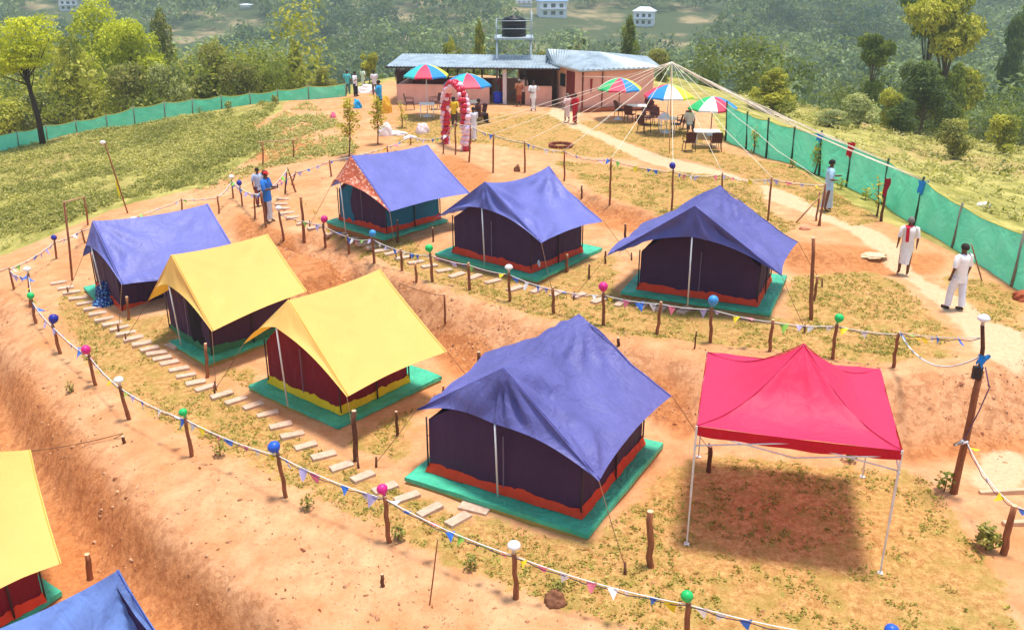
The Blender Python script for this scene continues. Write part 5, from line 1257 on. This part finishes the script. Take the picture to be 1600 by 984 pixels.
cloth_bundle('white_sack', 'white sack lying flat right of the upright white sack', 'sack', G(621, 211), (.5, .25, .22), 'white_sack', (240, 232, 232), seed=9)
cloth_bundle('white_sack', 'white and red bundle beside the balloon arch left leg', 'sack', G(660, 208), (.32, .26, .5), 'white_red_sack', (236, 214, 216), seed=12)
cloth_bundle('white_sack', 'pale scrap of sheeting behind the patterned tent', 'sack', G(640, 216), (.35, .2, .14), 'white_sack', (240, 232, 232), seed=15)
cloth_bundle('white_sack', 'long white sack among the people near the left net', 'sack', G(576, 146), (.8, .3, .5), 'white_sack', (240, 232, 232), seed=17)
cloth_bundle('blue_cloth_bag', 'bright blue bag on the ground below the white shirt person', 'bag', G(558, 169), (.24, .18, .5), 'blue_bag', (30, 160, 220), seed=19)
cloth_bundle('pink_cloth', 'pink cloth on the grass left of the bare young trees', 'cloth', G(521, 185), (.2, .15, .3), 'pink_cloth', (240, 110, 140), seed=23)
cloth_bundle('yellow_sheet', 'yellow plastic sheet draped beside the person in blue', 'sheet', G(605, 177), (.28, .14, .9), 'yellow_plastic_sheet', (226, 170, 50), seed=27)
cloth_bundle('white_rag', 'white scrap lying in the scrub beyond the right net', 'rag', G(1535, 322), (.28, .2, .15), 'white_sack', (240, 232, 232), seed=29)
cloth_bundle('earth_clod', 'reddish clod of earth at the right edge below the net', 'clod', G(1598, 467), (.25, .22, .22), 'red_clod', (172, 84, 52), seed=31)
cloth_bundle('earth_clod', 'brown clod on the near bank left of the white lamp post', 'clod', G(868, 940), (.17, .14, .22), 'brown_clod', (130, 84, 58), seed=33)
cloth_bundle('earth_clod', 'brown clod against the slope behind the middle upper tent', 'clod', G(808, 268), (.12, .1, .25), 'brown_clod', (130, 84, 58), seed=35)
cloth_bundle('pale_stone', 'pale flat stone beside the brace pole of the upper corner post', 'stone', G(1258, 358), (.18, .12, .12), 'pale_stone', (220, 150, 116), seed=37)
cloth_bundle('pale_stone', 'flat sandy stone set in the cut below the right path', 'stone', G(1362, 400), (.42, .24, .08), 'sandy_stone', (226, 190, 150), seed=39)
m = MB(); m.lathe([(0, 0), (.075, 0), (.08, .05), (.08, .2), (.06, .26), (.03, .29), (.03, .33), (0, .33)], n=12); o = m.build('water_jug', plain('clear_plastic_jug', (206, 214, 214), .25, spec=.6), None, (0, 0, 0)); o.location = PZ(840, 421, 1.28); tag(o, 'pale plastic jug on the platform of the middle upper tent', 'jug')
def hang(u, v, lab, matn, rgb, w_, h_, dep=None):
    q = dep; m = MB(); m.grid(lambda s, t: Vector(((s - .5) * w_ * (1 - .35 * t) + .03 * math.sin(t * 6), -.06 - .05 * math.sin(s * math.pi) + .02 * math.sin(s * 11), -h_ * t + .06 * math.sin(s * 9) * t)), 8, 8)
    o = m.build('hanging_cloth', plain(matn, rgb, .8, bump=.5), None, (0, 0, 0)); o.location = q; tag(o, lab, 'cloth')
hang(0, 0, 'red cloth tied to the top of a right net post', 'red_cloth', (206, 24, 44), .3, .55, FT[5] + Vector((-.1, -.05, .1)))
hang(0, 0, 'bright blue cloth tied where the strings meet the right net', 'bright_blue_cloth', (40, 140, 220), .34, .45, FT[7] + Vector((-.05, -.05, .0)))
hang(0, 0, 'light blue rag on an upper right net post', 'bright_blue_cloth', (40, 140, 220), .28, .3, FT[4] + Vector((-.1, -.05, 0)))
q = G(1377, 346); q2 = on_plane(1385, 282, q, q + Vector((1, 0, 0))); hang(0, 0, 'dark red bag hanging on the leaning post before the net', 'dark_red_bag', (150, 22, 40), .2, .6, q2 + Vector((-.02, -.06, .1)))
hang(0, 0, 'blue rag tied to the right corner pole', 'bright_blue_cloth', (40, 140, 220), .22, .22, T * 0 + p2b + Vector((-.12, -.12, .4)))
# near pit edges at the right
for (u0, v0, u1, v1, lab) in [(1530, 771, 1650, 768, 'pale plank edging the far side of the earth pit'), (1566, 820, 1660, 818, 'pale plank edging the near side of the earth pit')]:
    a, b = G(u0, v0), G(u1, v1); m = MB(); d_ = b - a; m.box((a + b) / 2 + Vector((0, 0, .03)), (d_.length, .10, .12), math.atan2(d_.y, d_.x)); o = m.build('plank', plain('sandy_plank', (206, 168, 134), .9, bump=.5), None, (a + b) / 2, .01); tag(o, lab, 'plank')
# ------------------------------------------------------------------ trees one can tell apart
TREES = [
 (150,-6,80,150,'round','lime',0,'bright lime tree standing above the others at the upper left',9984,0.0173),
 (190,30,74,125,'round','lime',1,'second bright lime tree right of the tallest lime tree',8832,0.0173),
 (95,52,70,96,'round','gold',0,'golden green tree between the leaning tree and the lime trees',7680,0.0194),
 (248,20,90,80,'cone','olive',0,'slim olive tree rising right of the lime trees',7680,0.0194),
 (120,86,73,92,'bush','olive',0,'broad olive bush below the lime trees',7680,0.0230),
 (195,88,68,90,'bush','olive',1,'grey olive tree in the middle of the left wood',8064,0.0216),
 (262,82,68,86,'bush','pale',0,'pale leaved tree right of the grey olive tree',8064,0.0216),
 (320,66,70,82,'round','olive',1,'olive round tree left of the gap by the net',8064,0.0216),
 (372,78,68,82,'bush','olive',2,'dark bottomed tree beside the left net',8064,0.0216),
 (60,130,70,86,'bush','pale',1,'pale low bush just beyond the left end of the net',7296,0.0252),
 (5,150,69,70,'bush','gold',1,'yellow green low bush at the left frame edge',6528,0.0252),
 (150,138,71,90,'bush','gold',2,'brownish bush behind the middle of the left net',6528,0.0252),
 (235,128,72,80,'bush','green',0,'dark green low bush behind the left net',6528,0.0252),
 (310,122,73,70,'bush','olive',3,'small olive bush behind the left net below the round tree',5760,0.0274),
 (415,92,74,60,'bush','gold',3,'small golden bush at the end of the left wood',5760,0.0274),
 (459,66,72,54,'cone','olive',1,'pointed olive tree alone right of the left wood',8064,0.0230),
 (500,96,70,46,'bush','olive',0,'low olive bush right of the pointed olive tree',5760,0.0295),
 (576,80,72,38,'round','gold',1,'small bright round tree left of the pavilion roof',6144,0.0295),
 (704,46,86,36,'round','gold',2,'small round tree left of the pair behind the pavilion roof',6144,0.0295),
 (748,38,90,44,'cone','gold',0,'taller golden tree right of the pair behind the pavilion roof',6528,0.0274),
 (668,72,96,40,'bush','green',1,'low green bush behind the pavilion roof near its left end',4992,0.0295),
 (845,72,88,44,'bush','olive',1,'low olive bush just right of the water tank',4992,0.0295),
 (905,44,110,40,'bush','pale',2,'thin brownish tree behind the house roof',4992,0.0295),
 (985,28,80,56,'cone','green',0,'dark green tree standing above the pink house roof',8832,0.0216),
 (1036,66,72,58,'bush','olive',2,'olive shrub right of the dark tree behind the strings',6144,0.0252),
 (1212,108,58,98,'cone','gold',1,'dense yellow green tree just behind the right net',10752,0.0194),
 (1372,58,72,74,'tall','green',0,'slender tree with spotted dark crown on the right',8832,0.0230),
 (1352,138,60,76,'bush','pale',3,'pale spotted shrub beyond the right net',8064,0.0216),
 (1402,132,63,56,'bush','gold',0,'yellow green shrub right of the pale spotted shrub',6912,0.0252),
 (1500,-28,74,170,'tall','gold',0,'tallest tree at the upper right with golden clumps',13440,0.0173),
 (1470,-30,80,112,'tall','dark',1,'dark tall tree beside the golden clumped tree',9984,0.0194),
 (1455,94,66,104,'round','dark',0,'dark rounded tree mass below the tallest right tree',8832,0.0216),
 (1500,100,72,60,'cone','green',1,'dark narrow tree right of the dark rounded mass',7680,0.0230),
 (1418,150,62,60,'bush','dark',0,'dark low bush under the dark rounded tree',5760,0.0252),
 (1500,178,52,66,'bush','olive',3,'olive shrub with bare patch on the right slope',7680,0.0230),
 (1580,172,60,66,'bush','gold',2,'round golden shrub at the right edge',6912,0.0230),
 (1300,170,56,60,'bush','pale',0,'low pale shrub beyond the right net strings',5376,0.0274),
 (1600,20,110,70,'round','dark',1,'blue green tree at the upper right frame corner',6144,0.0252),
 (1110,80,96,60,'bush','green',2,'green shrub right of the string pole apex',5376,0.0295),
 (1160,110,84,60,'bush','dark',1,'dark shrub between the string pole and the yellow green tree',5376,0.0295),
]
for (u, vt, y, wpx, kind, colr, var, lab, nl, lf) in TREES:
    tree(u, vt, y, wpx, kind, colr, lab, 'tree' if 'bush' not in lab and 'shrub' not in lab else 'shrub', 'tree' if 'bush' not in lab and 'shrub' not in lab else 'shrub', 'trees beyond the fences', var, nl, lf)
def leaning_tree():
    b = PZ(67, 225, -.85); b.z = float(gz(b.x, b.y)); ax = Vector((1, 0, 0)); tp = on_plane(40, 112, b, b + ax)
    r = thing('tree', 'leaning dark trunked tree with lime pads standing before the left net', 'tree', b, 0, None); m = MB()
    m.tube([(0, 0, -.3), (tp - b) * .35 + Vector((.10, 0, 0)), (tp - b) * .7 + Vector((-.04, .1, 0)), tp - b], [.20, .16, .13, .10], 9)
    lobes = []; rs_ = np.random.RandomState(8)
    for (u, v, su, sv) in [(35,60,26,17),(62,45,22,15),(12,50,24,16),(45,32,22,12),(20,84,22,10),(58,74,20,12),(-10,70,20,14),(14,106,32,7),(48,100,22,6),(80,60,18,14),(30,88,30,14),(60,98,22,12),(8,88,22,12),(-4,110,30,9),(34,74,30,16),(28,40,20,14),(-18,104,22,7)]:
        for dy in (-1.1, .0, 1.1):
            p = on_plane(u + rs_.uniform(-6, 6), v + rs_.uniform(-5, 5), b, b + ax) - b; k = 57 / F_PX
            lobes.append((p.x + rs_.normal(0, .12), dy * rs_.uniform(.4, 1), p.z, su * k * .85, .6, sv * k * .6))
        p = Vector(lobes[-2][:3]); s = (tp - b) * rs_.uniform(.72, .99); mid = s.lerp(p, .45) + Vector((rs_.normal(0, .2), rs_.normal(0, .2), rs_.normal(.05, .15))); m.tube([s, mid, p], [.045, .028, .010], 6)
    m.build('trunk', wood('dark_bark', (58, 44, 38)), r)
    C, dd, k = crown_points(rs_, 9500, lobes); co, q = leaf_quads(C, dd * .7 + np.array([0, 0, .6]), .085, rs_); lt = rs_.uniform(.25, 1, len(lobes))
    o = bpy.data.objects.new('crown', raw_mesh('crown', co, q, LM['lime'], np.repeat(lt[k] + rs_.normal(0, .15, len(C)), 4))); COL.objects.link(o); o.parent = r
leaning_tree()
# bare young trees with a few yellow leaves
def sapling(u, v, ut, vt, lab, seed, nleaf=220, spread=.5):
    b = G(u, v); T = on_plane(ut, vt, b, b + Vector((1, 0, 0))); h = (T - b).length; rs = random.Random(seed)
    r = thing('young_tree', lab, 'young tree', b, 0, 'thin young trees'); m = MB(); tips = []
    tr = [Vector((0, 0, -.1)), (T - b) * .3 + Vector((.04, 0, 0)), (T - b) * .6, T - b]; m.tube(tr, [.035, .028, .018, .006], 6)
    for k in range(11):
        q = .25 + .7 * k / 11; s = (T - b) * q; a = rs.uniform(0, 6.28); L = h * spread * (1.1 - q) * rs.uniform(.5, 1); e = s + Vector((math.cos(a) * L * .6, math.sin(a) * L * .6, L * .75)); mid = s.lerp(e, .5) + Vector((0, 0, -.05)); m.tube([s, mid, e], [.014, .009, .003], 5); tips += [mid, e, mid.lerp(e, .5)]
    m.build('trunk', WOOD_D, r)
    C = np.array([tuple(rs.choice(tips) + Vector((rs.gauss(0, .12), rs.gauss(0, .12), rs.gauss(0, .12)))) for _ in range(nleaf)]); N = np.tile([0, 0, 1.], (nleaf, 1)); rr = np.random.RandomState(seed)
    co, q = leaf_quads(C, N, .085, rr); mm = raw_mesh('crown', co, q, leaf_mat('sparse_yellow_leaves', (168, 146, 40), (222, 206, 90), .4) if 'sl' not in _M else _M['sl'], np.repeat(rr.rand(nleaf), 4)); _M['sl'] = mm.materials[0]
    o = bpy.data.objects.new('crown', mm); COL.objects.link(o); o.parent = r
sapling(545, 246, 547, 150, 'bare young tree with sparse yellow leaves behind the patterned tent', 3, 520, .42)
sapling(590, 226, 588, 150, 'thin young tree beside the upright white sack', 4, 420, .4)
sapling(628, 200, 626, 158, 'tiny bare sapling right of the white sacks', 5, 60, .3)
sapling(1272, 272, 1285, 218, 'young green sapling against the right net', 6, 120, .4)
sapling(1370, 338, 1374, 278, 'thin leafless sapling left of the post with the red bag', 7, 50, .3)
sapling(1177, 240, 1180, 200, 'small sapling by the net behind the nearest parasol', 8, 60, .3)
def plant(u, v, h, lab, seed, colr='gold', n=90):
    b = G(u, v); rr = np.random.RandomState(seed); C = rr.normal(0, 1, (n, 3)); C /= np.linalg.norm(C, axis=1)[:, None]; C *= (rr.rand(n) ** .4)[:, None] * np.array([h * .42, h * .42, h * .45]); C[:, 2] += h * .5
    co, q = leaf_quads(C, np.tile([0, 0, 1.], (n, 1)), h * .12, rr); r = thing('small_plant', lab, 'plant', b, 0, 'small plants on bare soil')
    o = bpy.data.objects.new('foliage', raw_mesh('foliage', co, q, LM[colr], np.repeat(rr.rand(n), 4))); COL.objects.link(o); o.parent = r
    m = MB(); m.tube([(0, 0, -.05), (.01, 0, h * .5), (0, .01, h * .8)], [.015, .01, .005], 5); m.build('stem', WOOD_D, r)
for i, (u, v, h, lab, c) in enumerate([(218,192,.95,'dark green bush in front of the left net','green'),(268,182,.6,'small bush before the left net, right of the dark one','olive'),(312,178,.5,'small dark bush before the left net middle','dark'),(357,172,.6,'leafy bush before the left net near its bare end','olive'),(430,163,.6,'low bush at the end of the left net','olive'),
   (1206,247,.45,'small plant at the foot of the upper right net','gold'),(1238,262,.4,'low plant beside the dark net post','olive'),(1314,296,.5,'yellow green plant beside the person in pale blue','gold'),(1352,312,.5,'yellow green plant left of the leaning post','gold'),(1407,333,.45,'small green plant at the foot of the right net','green'),
   (870,930,.35,'dry weed tuft on the near bank','olive'),(738,715,.22,'tiny weed before the large blue tent','olive'),(344,712,.35,'weed beside the third balloon post of the front row','olive'),(622,842,.35,'weed beside the pink balloon post','olive'),(1327,720,.4,'weed at the foot of the bank behind the gazebo','green'),
   (1475,768,.5,'weed at the foot of the right corner pole','green'),(1540,858,.55,'reddish weed beside the right edge post','olive'),(110,612,.3,'weed on the crest of the near bank','olive'),(480,795,.35,'dry weed behind the blue balloon post','olive'),(735,890,.3,'dry weed at the foot of the near bank','olive'),
   (1600,215,.8,'leafy shrub at the right edge beyond the net','gold')]):
    plant(u, v, h, lab, 50 + i, c, 160 if h > .5 else 70)

# ------------------------------------------------------------------ uncountable cover: scrub, grass, far woods
def scatter_in(poly, n, rs):
    P = np.array(poly); lo, hi = P.min(0), P.max(0); out_ = np.zeros((0, 2))
    while len(out_) < n:
        q = rs.uniform(lo, hi, (n * 2, 2)); q = q[inpoly(q[:, 0], q[:, 1], poly)]; out_ = np.vstack([out_, q])
    return out_[:n]
rs = np.random.RandomState(5)
def clumps(name, pts, hgt, wid, per, leaf, mats_tone, mat, label=None, toneshift=None, zoff=0):
    n = len(pts); h = hgt * rs.uniform(.6, 1.4, n); w_ = wid * rs.uniform(.6, 1.4, n); z = gz(pts[:, 0], pts[:, 1]) + zoff
    base = np.column_stack([pts, z]); k = np.repeat(np.arange(n), per); m_ = len(k)
    d = rs.normal(0, 1, (m_, 3)); d /= np.linalg.norm(d, axis=1)[:, None]; d[:, 2] = np.abs(d[:, 2]); rr = rs.rand(m_) ** .45
    C = base[k] + d * rr[:, None] * np.column_stack([w_[k], w_[k], h[k]])
    co, q = leaf_quads(C, d * .6 + np.array([0, 0, .6]), leaf, rs)
    t0 = rs.uniform(mats_tone[0], mats_tone[1], n)
    if toneshift is not None: t0 = t0 + toneshift
    tone = np.repeat(np.clip(t0[k] + rs.normal(0, .15, m_), 0, 1), 4)
    o = bpy.data.objects.new(name, raw_mesh(name, co, q, mat, tone)); COL.objects.link(o); o['kind'] = 'stuff'; return o
SCR = leaf_mat('scrub_leaves', (112, 112, 50), (214, 200, 118), .3)
SCR2 = leaf_mat('dry_scrub_leaves', (116, 112, 46), (216, 204, 130), .3)
GRS = leaf_mat('dry_grass_blades', (126, 88, 36), (206, 186, 100), .3)
GRN = leaf_mat('green_grass_blades', (110, 110, 40), (176, 168, 74), .3)
# left slope
pl = gpoly([(-80,252),(0,238),(160,203),(400,168),(470,152),(425,175),(400,200),(440,215),(400,235),(330,285),(200,312),(100,350),(0,395),(-80,420)])
p_ = scatter_in(pl, 12000, rs); ns = fbm(p_[:, 0] * .45, p_[:, 1] * .45, 61, 3); p_ = p_[ns + rs.normal(0, .22, len(ns)) > -.15]; clumps('scrub', p_, .20, .28, 20, .06, (.1, .75), SCR, toneshift=.55 * fbm(p_[:, 0] * .3, p_[:, 1] * .3, 71, 2))
pl = gpoly([(400,205),(480,160),(540,200),(560,240),(420,262),(340,300),(300,300),(400,240)])
p_ = scatter_in(pl, 3000, rs); ns = fbm(p_[:, 0] * .5, p_[:, 1] * .5, 63, 3); p_ = p_[ns + rs.normal(0, .25, len(ns)) > .05]; clumps('scrub', p_, .15, .22, 12, .06, (.3, .9), SCR2)
# beyond the right net
pl = gpoly([(1150,150),(1200,180),(1300,215),(1400,255),(1500,312),(1600,360),(1740,410),(1800,260),(1620,235),(1500,212),(1400,192),(1250,160)])
p_ = scatter_in(pl, 8000, rs); ns = fbm(p_[:, 0] * .3, p_[:, 1] * .3, 65, 3); p_ = p_[ns + rs.normal(0, .2, len(ns)) > -.3]; clumps('scrub', p_, .38, .38, 17, .10, (.2, .9), SCR2, toneshift=.6 * fbm(p_[:, 0] * .25, p_[:, 1] * .25, 73, 2))
pl = gpoly([(1200,165),(1300,205),(1400,240),(1500,295),(1640,350),(1800,330),(1800,240),(1620,215),(1400,180),(1250,150)])
p_ = scatter_in(pl, 260, rs); ns = fbm(p_[:, 0] * .2, p_[:, 1] * .2, 66, 3); p_ = p_[ns + rs.normal(0, .15, len(ns)) > -.05]; clumps('shrubbery', p_, .9, .75, 150, .10, (.0, .8), LM['olive'])
# lawns
pts = []
for i, g_ in enumerate(GRASS):
    poly = gpoly(g_); A_ = np.array(poly); area = .5 * abs(np.dot(A_[:, 0], np.roll(A_[:, 1], 1)) - np.dot(A_[:, 1], np.roll(A_[:, 0], 1))); d_ = 60 if A_[:, 1].mean() < 32 else 22
    pts.append(scatter_in(poly, int(area * d_ * 1.3), rs))
p_ = np.vstack(pts); ns = fbm(p_[:, 0] * 2.2, p_[:, 1] * 2.2, 67, 3) + .6 * fbm(p_[:, 0] * .5, p_[:, 1] * .5, 68, 2); p_ = p_[ns > -.02]
print('grass clumps', len(p_))
clumps('grass', p_[::2], .045, .085, 5, .030, (.2, .9), GRS); clumps('grass', p_[1::2], .05, .08, 5, .030, (.2, .9), GRN)
# far woods, built as one mass per distance
HOUSE_PX = [(862,26),(1006,40),(112,16),(818,10),(385,14)]
HP = [G(u, v) for u, v in HOUSE_PX] + [G(930, 22), G(1045, 38), G(1060, 48)]
def woods(y0, y1, spacing, size, per, leafk, name, mat, dens, x_of=None):
    n = int((y1 ** 2 - y0 ** 2) * .76 / spacing ** 2); yy = np.sqrt(rs.uniform(y0 ** 2, y1 ** 2, n)); xx = rs.uniform(-.84, .84, n) * yy * 1.0
    ns = fbm(xx / 38, yy / 38, 81, 3) + .3 * np.clip(xx / yy * 1.6, -.5, .8); keep = ns > dens
    for hp, wd_ in zip(HP, (8, 6, 7, 5, 5, 8, 6, 5)): keep &= ~((np.abs(xx - hp.x * yy / hp.y) < wd_ * yy / 300 + 2) & (yy > hp.y - 75) & (yy < hp.y + 8))
    if x_of is not None: keep &= x_of(xx, yy)
    xx, yy = xx[keep], yy[keep]; n = len(xx)
    s = size * rs.uniform(.55, 1.5, n); h = s * rs.uniform(1.0, 1.9, n); z = gz(xx, yy)
    nl = 5; k = np.repeat(np.arange(n), per); m_ = len(k); lobe = rs.randint(0, nl, m_); la = rs.rand(n, nl) * 6.28; lr = rs.uniform(.1, .55, (n, nl)); lz = rs.uniform(.35, .95, (n, nl)); lz[:, 0] = .95; lr[:, 0] = .1
    d = rs.normal(0, 1, (m_, 3)); d /= np.linalg.norm(d, axis=1)[:, None]; q_ = rs.rand(m_) ** .35 * .42
    C = np.column_stack([xx[k] + s[k] * (lr[k, lobe] * np.cos(la[k, lobe]) * .8 + d[:, 0] * q_), yy[k] + s[k] * (lr[k, lobe] * np.sin(la[k, lobe]) * .8 + d[:, 1] * q_), z[k] + h[k] * (lz[k, lobe] * .75 + d[:, 2] * q_ * .5)])
    co, q = leaf_quads(C, d * 1.3 + np.array([0, 0, .6]), s[k] * leafk, rs)
    t0 = rs.uniform(.0, .75, n) + .8 * fbm(xx / 40, yy / 40, 91, 3); tone = np.repeat(np.clip(t0[k] + .25 * (lobe % 3 - 1) * .5 + rs.normal(0, .1, m_), 0, 1), 4)
    o = bpy.data.objects.new(name, raw_mesh(name, co, q, mat, tone)); COL.objects.link(o); o['kind'] = 'stuff'; print(name, n, m_)
W1 = leaf_mat('wood_leaves', (34, 62, 44), (158, 172, 104), .25); W2 = leaf_mat('scrub_wood_leaves', (74, 84, 46), (160, 152, 92), .25)
W4 = leaf_mat('valley_leaves', (40, 62, 36), (136, 144, 70), .3)
W3 = leaf_mat('undergrowth_leaves', (84, 92, 34), (222, 214, 92), .4)
woods(66, 108, 2.5, 3.5, 520, .042, 'undergrowth', W3, -9, lambda x, y: (x / y < -.20 - .002 * (y - 60)))
woods(66, 120, 2.9, 3.0, 380, .045, 'undergrowth', W4, -.15, lambda x, y: (x / y > .2) & (y > 72))
woods(92, 180, 4.0, 4.2, 200, .072, 'woodland', W1, -.1)
woods(80, 240, 3.0, 1.9, 34, .15, 'hillside_scrub', W2, -.55)
woods(180, 400, 6.0, 7.0, 130, .085, 'woodland', W1, -.2)
woods(92, 300, 8.0, 5.0, 140, .08, 'woodland', W4, -.1)
woods(400, 820, 9, 9.5, 80, .10, 'woodland', W1, -.35)
# clods, pebbles and dead twigs on the bare soil
p_ = scatter_in(gpoly([(-60,440),(60,470),(250,620),(600,830),(960,1000),(1100,1090),(300,1090),(-60,900)]), 3400, rs)
q_ = scatter_in(gpoly([(440,360),(640,425),(860,500),(1110,545),(1500,575),(1600,560),(1600,690),(1400,712),(1083,672),(760,590),(620,480),(400,395)]), 3600, rs)
q2 = scatter_in(gpoly([(640,250),(900,300),(1130,360),(1300,380),(1600,440),(1700,700),(1460,760),(1600,984),(900,984),(40,440),(300,320)]), 1600, rs)
pp = np.vstack([p_, q_, q2]); zz_ = gz(pp[:, 0], pp[:, 1]); cl = fbm(pp[:, 0] * .9, pp[:, 1] * .9, 77, 3) > -.12; pp, zz_ = pp[cl], zz_[cl]; n = len(pp)
base = np.array([[1, 0, -.35], [-.5, .87, -.35], [-.5, -.87, -.35], [.1, 0, .75], [.6, .6, .2], [-.8, -.1, .25]]); tr_ = np.array([[0, 4, 3], [4, 1, 3], [1, 5, 3], [5, 2, 3], [2, 0, 3], [0, 1, 4], [1, 2, 5]])
s_ = .008 + .034 * rs.rand(n) ** 5; an = rs.rand(n) * 6.28; V_ = base[None] * (1 + .3 * rs.normal(0, 1, (n, 6, 1))) * s_[:, None, None]; el = rs.uniform(.6, 2.2, n)[:, None]
X = V_[..., 0] * el; Y = V_[..., 1]; co = np.stack([X * np.cos(an)[:, None] - Y * np.sin(an)[:, None] + pp[:, 0:1], X * np.sin(an)[:, None] + Y * np.cos(an)[:, None] + pp[:, 1:2], V_[..., 2] + zz_[:, None] + .006], -1).reshape(-1, 3)
tq = (tr_[None] + (np.arange(n) * 6)[:, None, None]).reshape(-1, 3)
t_ = NT('soil_clods'); CLM = t_.bsdf(t_.mix(t_.attr('tone'), lin((128, 70, 42)), lin((214, 164, 124))), .95)
o = bpy.data.objects.new('soil_clods', raw_mesh('soil_clods', co, tq, CLM, np.repeat(rs.rand(n), 6))); COL.objects.link(o); o['kind'] = 'stuff'
# far houses
def far_house(u, v, y, w_, d_, h, lab, rz=0, two=True, roofc=(150, 170, 200)):
    p = PY(u, v, y); p.z = float(gz(p.x, p.y)); r = thing('far_house', lab, 'house', p, R(rz)); Wm = plain('white_far_wall', (232, 232, 240), .8)
    hh = h; m = MB(); m.box((0, 0, hh / 2 - 1), (w_, d_, hh + 2)); m.build('wall', Wm, r)
    m = MB(); o_ = .7; m.add([(-w_ / 2 - o_, -d_ / 2 - o_, hh), (w_ / 2 + o_, -d_ / 2 - o_, hh), (w_ / 2 + o_, d_ / 2 + o_, hh), (-w_ / 2 - o_, d_ / 2 + o_, hh), (-w_ / 4, 0, hh + h * .3), (w_ / 4, 0, hh + h * .3)], [(0, 1, 5, 4), (1, 2, 5), (2, 3, 4, 5), (3, 0, 4), (3, 2, 1, 0)]); m.build('roof', plain('far_roof_%d' % roofc[0], roofc, .6), r)
    for fl_ in range(2 if two else 1):
        for k in range(3):
            m = MB(); m.box(((k - 1) * w_ / 3.4, -d_ / 2 - .05, hh * (.25 + .46 * fl_ if two else .5)), (w_ * (.13 + .03 * (k == 1)), .12, hh * .23)); m.build('window', plain('dark_glass', (40, 44, 50), .2), r)
    m = MB(); m.box((0, -d_ / 2 - .6, hh * .5), (w_ * .9, 1.2, .25)); m.build('balcony', Wm, r); return r
def solve_y(u, v):   # ground distance seen at this pixel
    p = G(u, v); return p.y
for (u, v, wpx, hpx, lab, rz, c) in [(862,26,44,24,'white two storey house with blue roof in the far valley, top centre',8,(120,150,210)),(1006,40,32,22,'small white far house right of the blue roofed one',-15,(206,214,226)),(112,16,30,16,'white far house behind the lime trees',0,(214,220,232)),(818,10,26,12,'pale far house at the top edge left of the blue roofed one',5,(220,224,232)),(385,14,16,6,'tiny pale roofed hut on the far left hillside',0,(206,220,226))]:
    y = solve_y(u, v); sc = (y * cP) / F_PX; far_house(u, v, y, wpx * sc, wpx * sc * .6, hpx * sc, lab, rz, hpx > 14, c)
# long guy cords tied to the bank stakes
for (p0, p1, lab) in [(on_plane(50, 704, PY(48, 704, 17.6), PY(48, 704, 17.6) + Vector((1, 0, 0))), G(193, 684) + Vector((0, 0, .12)), 'long brown cord from the lower yellow tent to the bank stake'), (PZ(622, 442, 2.1), G(695, 470) + Vector((0, 0, .15)), 'brown cord from the nearer yellow tent to the forked stake'), (G(100, 716) + Vector((0, 0, .02)), G(193, 684) + Vector((0, 0, .1)), 'cord running down the near bank from its stake')]:
    m = MB(); m.tube([p0.lerp(p1, k / 6) - Vector((0, 0, .05 * k * (6 - k) / 9)) for k in range(7)], .009, 5); tag(m.build('guy_cord', plain('brown_cord', (120, 84, 60), .9), None, p0), lab, 'cord')
# haze
hz_ = MB(); hz_.box((0, 600, 52), (2400, 1310, 190)); ho = hz_.build('haze', [], None); ho['kind'] = 'stuff'
hm = bpy.data.materials.new('haze_air'); hm.use_nodes = True; t_ = hm.node_tree; t_.nodes.clear(); oo = t_.nodes.new('ShaderNodeOutputMaterial'); pv = t_.nodes.new('ShaderNodeVolumePrincipled')
pv.inputs['Color'].default_value = (.70, .88, .90, 1); pv.inputs['Density'].default_value = .00055; pv.inputs['Anisotropy'].default_value = .2; t_.links.new(pv.outputs[0], oo.inputs['Volume']); ho.data.materials.append(hm)
